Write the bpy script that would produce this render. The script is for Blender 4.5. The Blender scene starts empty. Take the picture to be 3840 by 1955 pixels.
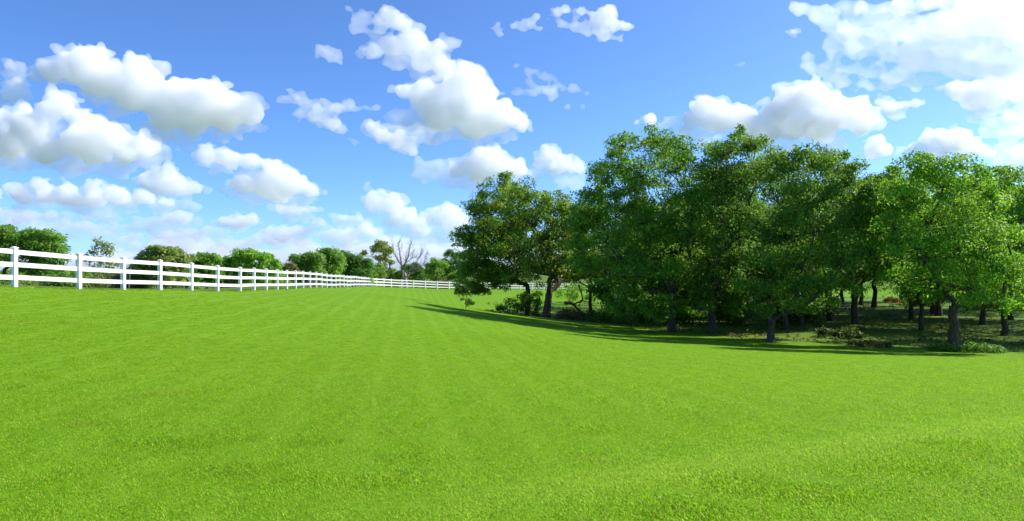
import bpy, math, random
import numpy as np
from mathutils import Vector, noise as mnoise

C = bpy.context.scene.collection
scene = bpy.context.scene

# ---------------------------------------------------------------- camera
EYE = 1.60                       # eye height over the lawn at the camera
FPX = 2560.0                     # focal length in photograph pixels (3840 wide)
HORIZON = 1030.0                 # photograph row of the horizon
cam_data = bpy.data.cameras.new('camera')
cam_data.sensor_width = 36.0
cam_data.lens = 36.0 * FPX / 3840.0
cam_data.shift_y = (HORIZON - 977.5) / 3840.0
cam_data.clip_start = 0.1
cam_data.clip_end = 60000.0
cam = bpy.data.objects.new('camera', cam_data)
cam.location = (0, 0, EYE)
cam.rotation_euler = (math.pi / 2, 0, 0)
C.objects.link(cam)
scene.camera = cam

# ---------------------------------------------------------------- sky and sun
SUN_AZ = math.radians(71)        # from the view direction towards the right
SUN_EL = math.radians(39)
world = bpy.data.worlds.new('World')
scene.world = world
world.use_nodes = True
wn = world.node_tree
wn.nodes.clear()
sky = wn.nodes.new('ShaderNodeTexSky')
sky.sky_type = 'NISHITA'
sky.sun_disc = False
sky.sun_elevation = SUN_EL
sky.sun_rotation = SUN_AZ
sky.altitude = 1200
sky.air_density = 0.75
sky.dust_density = 1.6
sky.ozone_density = 10
bg = wn.nodes.new('ShaderNodeBackground')
bg.inputs['Strength'].default_value = 0.133
wo = wn.nodes.new('ShaderNodeOutputWorld')
hs = wn.nodes.new('ShaderNodeHueSaturation')
hs.inputs['Saturation'].default_value = 1.02
wn.links.new(sky.outputs[0], hs.inputs['Color'])
wn.links.new(hs.outputs[0], bg.inputs[0])
wn.links.new(bg.outputs[0], wo.inputs[0])

sun_data = bpy.data.lights.new('sun', 'SUN')
sun_data.energy = 4.0
sun_data.angle = math.radians(0.53)
sun_data.color = (1.0, 0.96, 0.89)
sun = bpy.data.objects.new('sun', sun_data)
sun_dir = Vector((math.sin(SUN_AZ) * math.cos(SUN_EL), math.cos(SUN_AZ) * math.cos(SUN_EL), math.sin(SUN_EL)))
sun.rotation_euler = sun_dir.to_track_quat('Z', 'Y').to_euler()
C.objects.link(sun)

scene.view_settings.view_transform = 'Standard'
scene.view_settings.look = 'None'
scene.view_settings.gamma = 1.0
scene.view_settings.use_curve_mapping = False
scene.view_settings.exposure = 0.92

cy = scene.cycles
cy.max_bounces = 20
cy.diffuse_bounces = 3
cy.glossy_bounces = 2
cy.transmission_bounces = 4
cy.transparent_max_bounces = 8
cy.volume_bounces = 20
cy.use_denoising = True
cy.caustics_reflective = False
cy.caustics_refractive = False


def px(xs, ys, depth):
    """photograph pixel at a depth -> point in the scene"""
    return Vector(((xs - 1920.0) / FPX * depth, depth, EYE - (ys - HORIZON) / FPX * depth))


def tag(o, label=None, cat=None, group=None, kind=None):
    if label: o['label'] = label
    if cat: o['category'] = cat
    if group: o['group'] = group
    if kind: o['kind'] = kind
    return o

# ---------------------------------------------------------------- material helpers
def new_mat(name):
    m = bpy.data.materials.new(name)
    m.use_nodes = True
    nt = m.node_tree
    nt.nodes.clear()
    out = nt.nodes.new('ShaderNodeOutputMaterial')
    return m, nt, out

def mesh_np(name, verts, faces, mat=None, col=None, smooth=False):
    """verts (n,3), faces (m,k): one mesh from arrays"""
    me = bpy.data.meshes.new(name)
    verts = np.asarray(verts, dtype=np.float32); faces = np.asarray(faces, dtype=np.int32)
    n, (m, k) = len(verts), faces.shape
    me.vertices.add(n); me.vertices.foreach_set('co', verts.ravel())
    me.loops.add(m * k); me.loops.foreach_set('vertex_index', faces.ravel())
    me.polygons.add(m)
    me.polygons.foreach_set('loop_start', np.arange(0, m * k, k, dtype=np.int32))
    if smooth:
        me.polygons.foreach_set('use_smooth', np.ones(m, dtype=bool))
    me.update(calc_edges=True)
    if col is not None:
        a = me.attributes.new('tint', 'FLOAT_COLOR', 'POINT')
        c = np.ones((n, 4), dtype=np.float32); c[:, :3] = col
        a.data.foreach_set('color', c.ravel())
    if mat: me.materials.append(mat)
    return me

def link(name, me, parent=None, loc=None):
    o = bpy.data.objects.new(name, me)
    C.objects.link(o)
    if parent: o.parent = parent
    if loc is not None: o.location = loc
    return o

def empty(name, loc):
    o = bpy.data.objects.new(name, None)
    o.empty_display_size = 0.3
    o.location = loc
    C.objects.link(o)
    return o

# ---------------------------------------------------------------- lie of the land
K = 3840.0 / 2575.0     # some outlines below are noted on a 2575 wide copy of the photograph
_fx = [54, 296, 462, 600, 717, 815, 900, 952, 998, 1039, 1075, 1108, 1136, 1162, 1185, 1206, 1225, 1242, 1259, 1273,
       1289, 1302, 1314, 1326, 1337, 1346, 1356, 1365, 1373, 1383, 1390, 1399, 1411]
_fy = {0: 1084, 1: 1089, 2: 1090, 3: 1091, 5: 1090, 7: 1091, 9: 1087, 11: 1084, 13: 1080, 16: 1079, 20: 1078.5, 25: 1077, 32: 1076,
       33: 1077.5, 35: 1080, 37: 1084, 39: 1086, 53: 1089}
posts = []
for n, xs in enumerate(_fx):
    posts.append((xs, 3507.0 * (0.00654 + 0.000722 * n)))
for n, xs in enumerate([1439, 1467] + [1506 + 44.4 * i for i in range(18)]):
    posts.append((xs, 106.5 + 2.0 * n))
first = posts[0]
posts = [(-330, 19.3)] + posts            # one more bay runs out of the picture
posts_y = [1072] + list(np.interp(range(len(posts) - 1), list(_fy.keys()), list(_fy.values())))
POSTS = [px(a, y, d) for (a, d), y in zip(posts, posts_y)]

ctrl = [(p.x, p.y, p.z) for p in POSTS[::4]]
for (xs, ys, d) in [(3579, 1320, 38), (2893, 1282, 42), (2520, 1245, 49), (2669, 1247, 48), (2046, 1193, 60), (1750, 1174, 66),
                    (1980, 1181, 63), (3208, 1214, 55), (3158, 1140, 82), (3456, 1239, 52), (3320, 1122, 95), (1514, 1117, 53), (3840, 1262, 50)]:
    p = px(xs, ys, d); ctrl.append((p.x, p.y, p.z))
ctrl += [(0, 0, 0), (0, -14, 0.15), (-6, 3, 0.12), (6, 3, -0.02), (0, 5, -0.03), (5, 7, -0.1), (-14, 8, 0.75), (-22, 0, 1.25), (14, 0, -0.1), (20, 16, -1.0),
         (-4, 12, -0.12), (0, 20, -0.72), (-8, 22, 0.1), (2, 40, -1.62), (12, 22, -1.2), (30, 25, -1.9), (-12.5, 30, 0.62), (-12, 42, 0.35),
         (-30, 25, 1.1), (-30, 45, 0.2), (-34, 70, -0.5), (-40, 110, -1.2), (-25, 150, -1.4), (0, 90, -1.75), (8, 118, -1.45), (40, 125, -1.5), (45, 60, -2.6), (50, 30, -2.0), (60, 90, -1.8),
         (10, 160, -1.6), (50, 160, -1.6), (-60, 60, -0.8), (-60, 10, 0.5), (-60, 160, -1.5)]
_P = np.array(ctrl)

def _phi(r2):
    return 0.5 * r2 * np.log(r2 + 1e-6)

def _fit():
    n = len(_P)
    d2 = ((_P[:, None, :2] - _P[None, :, :2]) ** 2).sum(-1)
    A = np.zeros((n + 3, n + 3)); A[:n, :n] = _phi(d2) + np.eye(n) * 12.0
    A[:n, n] = 1; A[:n, n + 1:] = _P[:, :2]; A[n:, :n] = A[:n, n:].T
    return np.linalg.solve(A, np.concatenate([_P[:, 2], np.zeros(3)]))
_W = _fit()

def height(x, y):
    x = np.asarray(x, dtype=float); y = np.asarray(y, dtype=float)
    shp = x.shape; xf, yf = x.ravel(), y.ravel()
    h = _W[-3] + _W[-2] * xf + _W[-1] * yf
    for i in range(len(_P)):
        h = h + _W[i] * _phi((xf - _P[i, 0]) ** 2 + (yf - _P[i, 1]) ** 2)
    # far land settles to a plain
    r = np.sqrt(xf ** 2 + (yf - 70) ** 2)
    t = np.clip((r - 85) / 90, 0, 1); t = t * t * (3 - 2 * t)
    h = np.clip(h, -4.5, 2.2) * (1 - t) + (-1.7) * t
    # a low mown bank that crosses the near corner
    s = (yf - 4.5) * 0.89 - (xf + 0.2) * 0.455
    w = np.exp(-(xf - 4) ** 2 / 60 - (yf - 7) ** 2 / 40)
    h = h + w * (0.035 * np.exp(-((s - 0.1) / 0.7) ** 2) - 0.05 * np.exp(-((s - 1.7) / 1.0) ** 2))
    # small unevenness
    h = h + 0.018 * np.sin(xf * 0.9 + 1.3 * np.sin(yf * 0.31)) * np.sin(yf * 0.55 + 0.7 * np.sin(xf * 0.4)) * (1 - t)
    return h.reshape(shp)

def gz(x, y):
    return float(height(np.array([x]), np.array([y]))[0])

def left_of_fence(x, y):
    """1 beyond the white fence, 0 on the mown side"""
    fx = np.array([p.x for p in POSTS[:34]]); fyy = np.array([p.y for p in POSTS[:34]])
    lx = np.interp(y, fyy, fx)
    a = 1 / (1 + np.exp(np.clip((x - lx + 0.5) * 4, -60, 60)))
    ry = np.interp(x, [p.x for p in POSTS[33:]], [p.y for p in POSTS[33:]])
    b = 1 / (1 + np.exp(-np.clip((y - ry - 0.6) * 1.5, -60, 60)))
    return np.clip(np.maximum(np.where(y < 104, a, 0), b), 0, 1)

# ---------------------------------------------------------------- lawn
def bank_stripe(nt, geo):
    """0..1 along the paler strip on the low bank that crosses the near corner"""
    N, Lk = nt.nodes.new, nt.links.new
    sx = N('ShaderNodeSeparateXYZ'); Lk(geo.outputs['Position'], sx.inputs[0])
    nz = N('ShaderNodeTexNoise'); nz.inputs['Scale'].default_value = 0.8; nz.inputs['Detail'].default_value = 4; Lk(geo.outputs['Position'], nz.inputs['Vector'])
    def M(op, a, b=None):
        m = N('ShaderNodeMath'); m.operation = op
        for i, v in enumerate((a, b)):
            if v is None: continue
            if isinstance(v, (int, float)): m.inputs[i].default_value = v
            else: Lk(v, m.inputs[i])
        return m.outputs[0]
    s = M('SUBTRACT', M('MULTIPLY', M('SUBTRACT', sx.outputs[1], 4.9), 0.89), M('MULTIPLY', M('ADD', sx.outputs[0], 0.2), 0.455))
    s = M('ADD', s, M('MULTIPLY', M('SUBTRACT', nz.outputs['Fac'], 0.5), 0.9))
    e = M('POWER', 2.718, M('MULTIPLY', M('MULTIPLY', s, s), -7.0))
    side = N('ShaderNodeMapRange'); side.inputs['From Min'].default_value = -1.6; side.inputs['From Max'].default_value = 0.8; Lk(sx.outputs[0], side.inputs['Value'])
    return M('MULTIPLY', M('MULTIPLY', e, side.outputs[0]), 0.62)

def mow_lines(nt, geo):
    """mowing lines run towards the far corner of the fence"""
    N, Lk = nt.nodes.new, nt.links.new
    mp = N('ShaderNodeMapping'); mp.inputs['Rotation'].default_value = (0, 0, math.radians(-9))
    Lk(geo.outputs['Position'], mp.inputs['Vector'])
    wv = N('ShaderNodeTexWave'); wv.bands_direction = 'X'; wv.inputs['Scale'].default_value = 0.36; wv.inputs['Distortion'].default_value = 0.9
    wv.inputs['Detail'].default_value = 3; wv.inputs['Detail Scale'].default_value = 0.8
    Lk(mp.outputs[0], wv.inputs['Vector'])
    return wv.outputs['Fac']

def lawn_material():
    m, nt, out = new_mat('lawn')
    N, Lk = nt.nodes.new, nt.links.new
    geo = N('ShaderNodeNewGeometry')
    def noise(scale, detail=4, rough=0.6, dist=0.0, vec=None):
        t = N('ShaderNodeTexNoise'); t.inputs['Scale'].default_value = scale; t.inputs['Detail'].default_value = detail
        t.inputs['Roughness'].default_value = rough; t.inputs['Distortion'].default_value = dist
        Lk(vec or geo.outputs['Position'], t.inputs['Vector']); return t.outputs['Fac']
    def ramp(v, a, b, lo=0.0, hi=1.0):
        r = N('ShaderNodeMapRange'); r.inputs['From Min'].default_value = a; r.inputs['From Max'].default_value = b
        r.inputs['To Min'].default_value = lo; r.inputs['To Max'].default_value = hi; Lk(v, r.inputs['Value']); return r.outputs[0]
    def mix(f, a, b):
        x = N('ShaderNodeMix'); x.data_type = 'RGBA'
        if isinstance(f, float): x.inputs[0].default_value = f
        else: Lk(f, x.inputs[0])
        for s, v in ((6, a), (7, b)):
            if isinstance(v, tuple): x.inputs[s].default_value = (*v, 1)
            else: Lk(v, x.inputs[s])
        return x.outputs[2]
    g1, g2, g3 = (0.116, 0.243, 0.006), (0.132, 0.264, 0.007), (0.168, 0.272, 0.014)
    c = mix(ramp(noise(0.22, 3), 0.35, 0.68), g1, g2)
    c = mix(ramp(noise(1.1, 5, 0.65), 0.5, 0.8, 0, 0.6), c, g3)
    c = mix(ramp(noise(0.55, 6, 0.7, 0.6), 0.68, 0.82, 0, 0.6), c, (0.24, 0.26, 0.04))      # dry patches
    c = mix(ramp(noise(16.0, 4, 0.7), 0.45, 0.8, 0, 0.55), c, (0.08, 0.19, 0.012))
    wave = mow_lines(nt, geo)
    c = mix(ramp(wave, 0.5, 1.0, 0, 0.36), c, (0.175, 0.305, 0.018))
    c = mix(bank_stripe(nt, geo), c, (0.20, 0.32, 0.02))  # paler grass colour along the low bank
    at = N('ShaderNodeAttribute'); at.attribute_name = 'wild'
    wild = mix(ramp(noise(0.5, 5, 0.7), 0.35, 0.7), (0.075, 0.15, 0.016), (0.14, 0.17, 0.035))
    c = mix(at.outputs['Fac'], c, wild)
    bsdf = N('ShaderNodeBsdfPrincipled'); bsdf.inputs['Roughness'].default_value = 0.8
    bsdf.inputs['Specular IOR Level'].default_value = 0.05
    Lk(c, bsdf.inputs['Base Color'])
    bp = N('ShaderNodeBump'); bp.inputs['Strength'].default_value = 0.55; bp.inputs['Distance'].default_value = 0.06
    Lk(noise(9.0, 6, 0.75), bp.inputs['Height']); Lk(bp.outputs[0], bsdf.inputs['Normal'])
    Lk(bsdf.outputs[0], out.inputs[0])
    return m

GRID = {}

def on_lawn(x, y):
    """height of the built sheet itself"""
    xs, ys, Z = GRID['xs'], GRID['ys'], GRID['Z']
    i = np.clip(np.searchsorted(xs, x) - 1, 0, len(xs) - 2); j = np.clip(np.searchsorted(ys, y) - 1, 0, len(ys) - 2)
    a = (x - xs[i]) / (xs[i + 1] - xs[i]); b = (y - ys[j]) / (ys[j + 1] - ys[j])
    return Z[j, i] * (1 - a) * (1 - b) + Z[j, i + 1] * a * (1 - b) + Z[j + 1, i] * (1 - a) * b + Z[j + 1, i + 1] * a * b

def build_lawn():
    u = np.linspace(-1, 1, 271); xs = np.sinh(u * 7.4) * 7.0
    v = np.linspace(0, 1, 400); ys = -12 + np.where(v < 0.72, (v / 0.72) ** 1.6 * 152, 0)
    w = np.clip((v - 0.72) / 0.28, 0, 1); ys = np.where(v < 0.72, ys, 140 + (np.exp(w * 4.6) - 1) / (np.exp(4.6) - 1) * 9000)
    X, Y = np.meshgrid(xs, ys)
    Z = height(X, Y)
    V = np.stack([X.ravel(), Y.ravel(), Z.ravel()], 1)
    nx, ny = len(xs), len(ys)
    GRID.update(xs=xs, ys=ys, Z=Z)
    i = np.arange((ny - 1) * (nx - 1)); r, c = i // (nx - 1), i % (nx - 1)
    F = np.stack([r * nx + c, r * nx + c + 1, (r + 1) * nx + c + 1, (r + 1) * nx + c], 1)
    me = mesh_np('lawn', V, F, lawn_material(), smooth=True)
    a = me.attributes.new('wild', 'FLOAT', 'POINT')
    wild = left_of_fence(V[:, 0], V[:, 1])
    gx, gy = V[:, 0], V[:, 1]
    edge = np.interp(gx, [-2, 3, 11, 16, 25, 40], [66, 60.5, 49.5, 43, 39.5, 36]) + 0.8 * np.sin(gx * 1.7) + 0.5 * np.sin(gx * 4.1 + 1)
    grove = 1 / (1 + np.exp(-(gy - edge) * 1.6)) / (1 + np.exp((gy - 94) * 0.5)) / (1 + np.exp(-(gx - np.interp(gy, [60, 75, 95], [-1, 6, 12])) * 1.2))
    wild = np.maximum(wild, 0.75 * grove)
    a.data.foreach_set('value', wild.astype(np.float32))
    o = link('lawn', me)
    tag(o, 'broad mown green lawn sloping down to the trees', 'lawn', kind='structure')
    return o
build_lawn()

# blades of grass standing on the near lawn
def blade_material():
    m, nt, out = new_mat('grass_blade')
    N, Lk = nt.nodes.new, nt.links.new
    geo = N('ShaderNodeNewGeometry'); oi = N('ShaderNodeObjectInfo')
    at = N('ShaderNodeAttribute'); at.attribute_name = 'tint'
    t = N('ShaderNodeTexNoise'); t.inputs['Scale'].default_value = 0.9; t.inputs['Detail'].default_value = 5; t.inputs['Roughness'].default_value = 0.68
    Lk(geo.outputs['Position'], t.inputs['Vector'])
    t2 = N('ShaderNodeTexNoise'); t2.inputs['Scale'].default_value = 2.6; t2.inputs['Detail'].default_value = 6; t2.inputs['Roughness'].default_value = 0.7; t2.inputs['Distortion'].default_value = 0.4
    Lk(geo.outputs['Position'], t2.inputs['Vector'])
    r2 = N('ShaderNodeMapRange'); r2.inputs['From Min'].default_value = 0.50; r2.inputs['From Max'].default_value = 0.72; r2.inputs['To Max'].default_value = 0.42
    Lk(t2.outputs['Fac'], r2.inputs['Value'])
    dk = N('ShaderNodeMix'); dk.data_type = 'RGBA'; Lk(r2.outputs[0], dk.inputs[0]); Lk(at.outputs['Color'], dk.inputs[6]); dk.inputs[7].default_value = (0.17, 0.38, 0.012, 1)
    r = N('ShaderNodeMapRange'); r.inputs['From Min'].default_value = 0.57; r.inputs['From Max'].default_value = 0.76; r.inputs['To Max'].default_value = 0.75
    Lk(t.outputs['Fac'], r.inputs['Value'])
    x = N('ShaderNodeMix'); x.data_type = 'RGBA'; Lk(r.outputs[0], x.inputs[0]); Lk(dk.outputs[2], x.inputs[6]); x.inputs[7].default_value = (0.42, 0.44, 0.06, 1)
    y = N('ShaderNodeMix'); y.data_type = 'RGBA'; Lk(bank_stripe(nt, geo), y.inputs[0]); Lk(x.outputs[2], y.inputs[6]); y.inputs[7].default_value = (0.42, 0.62, 0.05, 1)
    wr = N('ShaderNodeMapRange'); wr.inputs['From Min'].default_value = 0.5; wr.inputs['To Max'].default_value = 0.17; Lk(mow_lines(nt, geo), wr.inputs['Value'])
    w = N('ShaderNodeMix'); w.data_type = 'RGBA'; Lk(wr.outputs[0], w.inputs[0]); Lk(y.outputs[2], w.inputs[6]); w.inputs[7].default_value = (0.40, 0.60, 0.04, 1)
    col = w.outputs[2]
    d = N('ShaderNodeBsdfPrincipled'); d.inputs['Roughness'].default_value = 0.55; d.inputs['Specular IOR Level'].default_value = 0.25
    Lk(col, d.inputs['Base Color'])
    tr = N('ShaderNodeBsdfTranslucent'); Lk(col, tr.inputs['Color'])
    mx = N('ShaderNodeMixShader'); mx.inputs[0].default_value = 0.55
    Lk(d.outputs[0], mx.inputs[1]); Lk(tr.outputs[0], mx.inputs[2]); Lk(mx.outputs[0], out.inputs[0])
    return m

def build_grass():
    mat = blade_material()
    col = bpy.data.collections.new('grass_tufts')      # not linked: only instanced
    for k in range(5):
        rng = np.random.default_rng(40 + k)
        n = 300
        rad = 0.17 * np.sqrt(rng.random(n)); ang = rng.random(n) * 6.283
        b = np.stack([rad * np.cos(ang), rad * np.sin(ang), np.full(n, -0.006)], 1)
        hgt = rng.uniform(0.009, 0.025, n) * (1.3 if k == 4 else 1.0)
        la = rng.random(n) * 6.283; lean = rng.uniform(0.1, 1.05, n)
        dirv = np.stack([np.cos(la) * np.sin(lean), np.sin(la) * np.sin(lean), np.cos(lean)], 1)
        wv = np.stack([-np.sin(la), np.cos(la), np.zeros(n)], 1) * rng.uniform(0.0012, 0.0026, n)[:, None]
        mid = b + dirv * hgt[:, None] * 0.55
        dir2 = dirv + np.stack([np.cos(la), np.sin(la), -0.5 * np.ones(n)], 1) * 0.35
        tip = mid + dir2 * hgt[:, None] * 0.5
        V = np.stack([b - wv, b + wv, mid + wv * 0.9, tip, mid - wv * 0.9], 1).reshape(-1, 3)
        i = np.arange(n) * 5
        F = np.stack([i, i + 1, i + 2, i + 3, i + 4], 1)
        g = np.array([(0.285, 0.55, 0.011), (0.335, 0.59, 0.013), (0.24, 0.49, 0.011), (0.42, 0.60, 0.036), (0.60, 0.54, 0.16)])
        pick = rng.choice(5, n, p=[0.34, 0.31, 0.13, 0.15, 0.07])
        cc = np.repeat(g[pick] * rng.uniform(0.8, 1.2, (n, 1)), 5, 0)
        o = bpy.data.objects.new('grass_tuft', mesh_np('grass_tuft', V, F, mat, cc))
        col.objects.link(o)
    rng = np.random.default_rng(7)
    pts, scl = [], []
    for (z0, z1, step, s0) in ((3.0, 9.0, 0.16, 1.0), (9.0, 16.0, 0.21, 1.15), (16.0, 26.0, 0.32, 1.3), (26.0, 40.0, 0.55, 1.5)):
        gx, gy = np.meshgrid(np.arange(-0.85 * z1, 0.85 * z1, step), np.arange(z0, z1, step))
        x = gx.ravel() + rng.uniform(-0.45, 0.45, gx.size) * step; z = gy.ravel() + rng.uniform(-0.45, 0.45, gx.size) * step
        ok = (np.abs(x) < 0.82 * z) & (left_of_fence(x, z) < 0.5)
        if z0 > 25: ok &= rng.random(gx.size) > (z - 26) / 15
        x, z = x[ok], z[ok]
        pts.append(np.stack([x, z, on_lawn(x, z)], 1)); scl.append(rng.uniform(0.8, 1.2, len(x)) * s0)
    # coarser clumps the mower left in the near lawn
    for (cx, cy_, wd, m) in ((480, 1110, 60, 60), (400, 1118, 40, 36), (590, 1180, 50, 44), (640, 1205, 60, 40), (760, 1105, 30, 20), (940, 1215, 70, 44), (1010, 1150, 40, 24), (220, 1060, 60, 30),
                             (1850, 1215, 60, 40), (1700, 1290, 90, 60), (2050, 1240, 60, 40), (2280, 1180, 80, 40), (2400, 1120, 70, 36), (1500, 1080, 40, 24), (1900, 1080, 50, 24)):
        m = m // 2; x2 = rng.normal(size=m) * wd + cx; y2 = rng.normal(size=m) * wd * 0.12 + cy_
        dd = np.full(m, 8.0)
        for _ in range(6): dd = (EYE - on_lawn((x2 * K - 1920) / FPX * dd, dd)) * FPX / (y2 * K - HORIZON)
        x = (x2 * K - 1920) / FPX * dd
        pts.append(np.stack([x, dd, on_lawn(x, dd)], 1)); scl.append(rng.uniform(1.0, 1.55, m))
    # uncut grass round the feet of the fence
    for i in range(len(POSTS) - 1):
        a_, b_ = POSTS[i], POSTS[i + 1]
        m = 26 if i < 24 else 10
        t = rng.random(m); x = a_.x + (b_.x - a_.x) * t + rng.normal(size=m) * 0.10 - 0.05; z = a_.y + (b_.y - a_.y) * t + rng.normal(size=m) * 0.10
        foot = rng.normal(size=(6, 2)) * 0.13
        x = np.concatenate([x, a_.x + foot[:, 0]]); z = np.concatenate([z, a_.y + foot[:, 1]])
        pts.append(np.stack([x, z, on_lawn(x, z)], 1)); scl.append(np.concatenate([rng.uniform(1.3, 2.6, m), rng.uniform(2.0, 4.2, 6)]))
    P = np.concatenate(pts); S = np.concatenate(scl)
    # rougher, longer patches
    rough = np.array([mnoise.noise(Vector((a * 0.7, b * 0.7, 3.1))) for a, b in P[:, :2]])
    near = np.clip(1 - ((P[:, 1] - 4.5) * 0.89 - (P[:, 0] + 0.2) * 0.455) / 0.6, 0, 1)      # this side of the mown bank
    near = near * (P[:, 0] > -0.6)
    S = S * (0.88 + 0.35 * np.clip(rough, 0, 1) * 0.7 + 0.16 * near)
    me = bpy.data.meshes.new('grass')
    me.vertices.add(len(P)); me.vertices.foreach_set('co', P.astype(np.float32).ravel())
    a = me.attributes.new('size', 'FLOAT', 'POINT'); a.data.foreach_set('value', S.astype(np.float32))
    a = me.attributes.new('turn', 'FLOAT', 'POINT'); a.data.foreach_set('value', rng.uniform(0, 6.283, len(P)).astype(np.float32))
    me.update()
    o = link('grass', me)
    tag(o, 'short blades of green grass covering the near lawn', 'grass', kind='stuff')
    ng = bpy.data.node_groups.new('grass', 'GeometryNodeTree')
    ng.interface.new_socket('Geometry', in_out='INPUT', socket_type='NodeSocketGeometry')
    ng.interface.new_socket('Geometry', in_out='OUTPUT', socket_type='NodeSocketGeometry')
    N, Lk = ng.nodes.new, ng.links.new
    gi, go = N('NodeGroupInput'), N('NodeGroupOutput')
    m2p = N('GeometryNodeMeshToPoints'); Lk(gi.outputs[0], m2p.inputs[0])
    ci = N('GeometryNodeCollectionInfo'); ci.inputs['Collection'].default_value = col; ci.inputs['Separate Children'].default_value = True; ci.inputs['Reset Children'].default_value = True
    ip = N('GeometryNodeInstanceOnPoints'); ip.inputs['Pick Instance'].default_value = True
    s = N('GeometryNodeInputNamedAttribute'); s.data_type = 'FLOAT'; s.inputs['Name'].default_value = 'size'
    t = N('GeometryNodeInputNamedAttribute'); t.data_type = 'FLOAT'; t.inputs['Name'].default_value = 'turn'
    cx = N('ShaderNodeCombineXYZ'); Lk(t.outputs[0], cx.inputs['Z'])
    Lk(m2p.outputs[0], ip.inputs['Points']); Lk(ci.outputs[0], ip.inputs['Instance']); Lk(cx.outputs[0], ip.inputs['Rotation']); Lk(s.outputs[0], ip.inputs['Scale'])
    Lk(ip.outputs[0], go.inputs[0])
    md = o.modifiers.new('grass', 'NODES'); md.node_group = ng
build_grass()

# ---------------------------------------------------------------- white rail fence
def vinyl_material():
    m, nt, out = new_mat('white_vinyl')
    N, Lk = nt.nodes.new, nt.links.new
    tc = N('ShaderNodeNewGeometry')
    t = N('ShaderNodeTexNoise'); t.inputs['Scale'].default_value = 2.2; t.inputs['Detail'].default_value = 6; t.inputs['Roughness'].default_value = 0.7
    Lk(tc.outputs['Position'], t.inputs['Vector'])
    r = N('ShaderNodeValToRGB'); r.color_ramp.elements[0].position = 0.35; r.color_ramp.elements[0].color = (0.74, 0.73, 0.67, 1)
    r.color_ramp.elements[1].position = 0.62; r.color_ramp.elements[1].color = (0.86, 0.85, 0.81, 1)
    Lk(t.outputs['Fac'], r.inputs['Fac'])
    b = N('ShaderNodeBsdfPrincipled'); b.inputs['Roughness'].default_value = 0.42; b.inputs['Specular IOR Level'].default_value = 0.4
    Lk(r.outputs[0], b.inputs['Base Color']); Lk(b.outputs[0], out.inputs[0])
    return m

def box_np(sx, sy, z0, z1, bev):
    """upright box with chamfered long edges"""
    a, b = sx / 2, sy / 2
    ring = [(-a + bev, -b), (a - bev, -b), (a, -b + bev), (a, b - bev), (a - bev, b), (-a + bev, b), (-a, b - bev), (-a, -b + bev)]
    return ring

def prism(ring, z0, z1, top_ring=None, z2=None):
    import bmesh
    bm = bmesh.new()
    lo = [bm.verts.new((x, y, z0)) for x, y in ring]; hi = [bm.verts.new((x, y, z1)) for x, y in ring]
    n = len(ring)
    for i in range(n):
        bm.faces.new((lo[i], lo[(i + 1) % n], hi[(i + 1) % n], hi[i]))
    bm.faces.new(lo[::-1])
    if z2 is None:
        bm.faces.new(hi)
    else:
        ap = bm.verts.new((0, 0, z2))
        for i in range(n):
            bm.faces.new((hi[i], hi[(i + 1) % n], ap))
    me = bpy.data.meshes.new('piece'); bm.to_mesh(me); bm.free()
    return me

def build_fence():
    vin = vinyl_material()
    W = 0.15
    post_me = prism(box_np(W, W, 0, 1, 0.008), -0.35, 1.325)
    cap_me = prism(box_np(W + 0.035, W + 0.035, 0, 1, 0.006), 1.323, 1.348, z2=1.395)
    rail_ring = [(-0.021, -0.074), (-0.015, -0.080), (0.015, -0.080), (0.021, -0.074), (0.021, 0.074), (0.015, 0.080), (-0.015, 0.080), (-0.021, 0.074)]
    rail_me = prism(rail_ring, -0.5, 0.5)
    for me in (post_me, cap_me, rail_me): me.materials.append(vin)
    root = empty('rail_fence', POSTS[1])
    tag(root, 'long white three-rail vinyl fence with capped posts along the lawn', 'fence')
    org = Vector(root.location)
    rng = random.Random(3)
    n = len(POSTS)
    for i, p in enumerate(POSTS):
        a = POSTS[max(0, i - 1)]; b = POSTS[min(n - 1, i + 1)]
        ang = math.atan2(b.y - a.y, b.x - a.x)
        g = gz(p.x, p.y)
        o = link('post', post_me, root, Vector((p.x, p.y, g)) - org)
        o.rotation_euler = (rng.uniform(-.008, .008), rng.uniform(-.008, .008), ang)
        c = link('cap', cap_me, o)
    for i in range(n - 1):
        a = Vector(POSTS[i]); b = Vector(POSTS[i + 1]); a.z = gz(a.x, a.y); b.z = gz(b.x, b.y)
        d = b - a
        for hgt in (0.345, 0.775, 1.205):
            q = link('rail', rail_me, root, (a + b) / 2 + Vector((0, 0, hgt + rng.uniform(-.006, .006))) - org)
            # long axis is local z, height is local y
            zax = d.normalized(); yax = (Vector((0, 0, 1)) - zax * zax.z).normalized(); xax = yax.cross(zax)
            from mathutils import Matrix
            M = Matrix((xax, yax, zax)).transposed()
            q.rotation_euler = M.to_euler()
            q.scale = (1, 1, d.length - W * 0.9)
build_fence()

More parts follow.
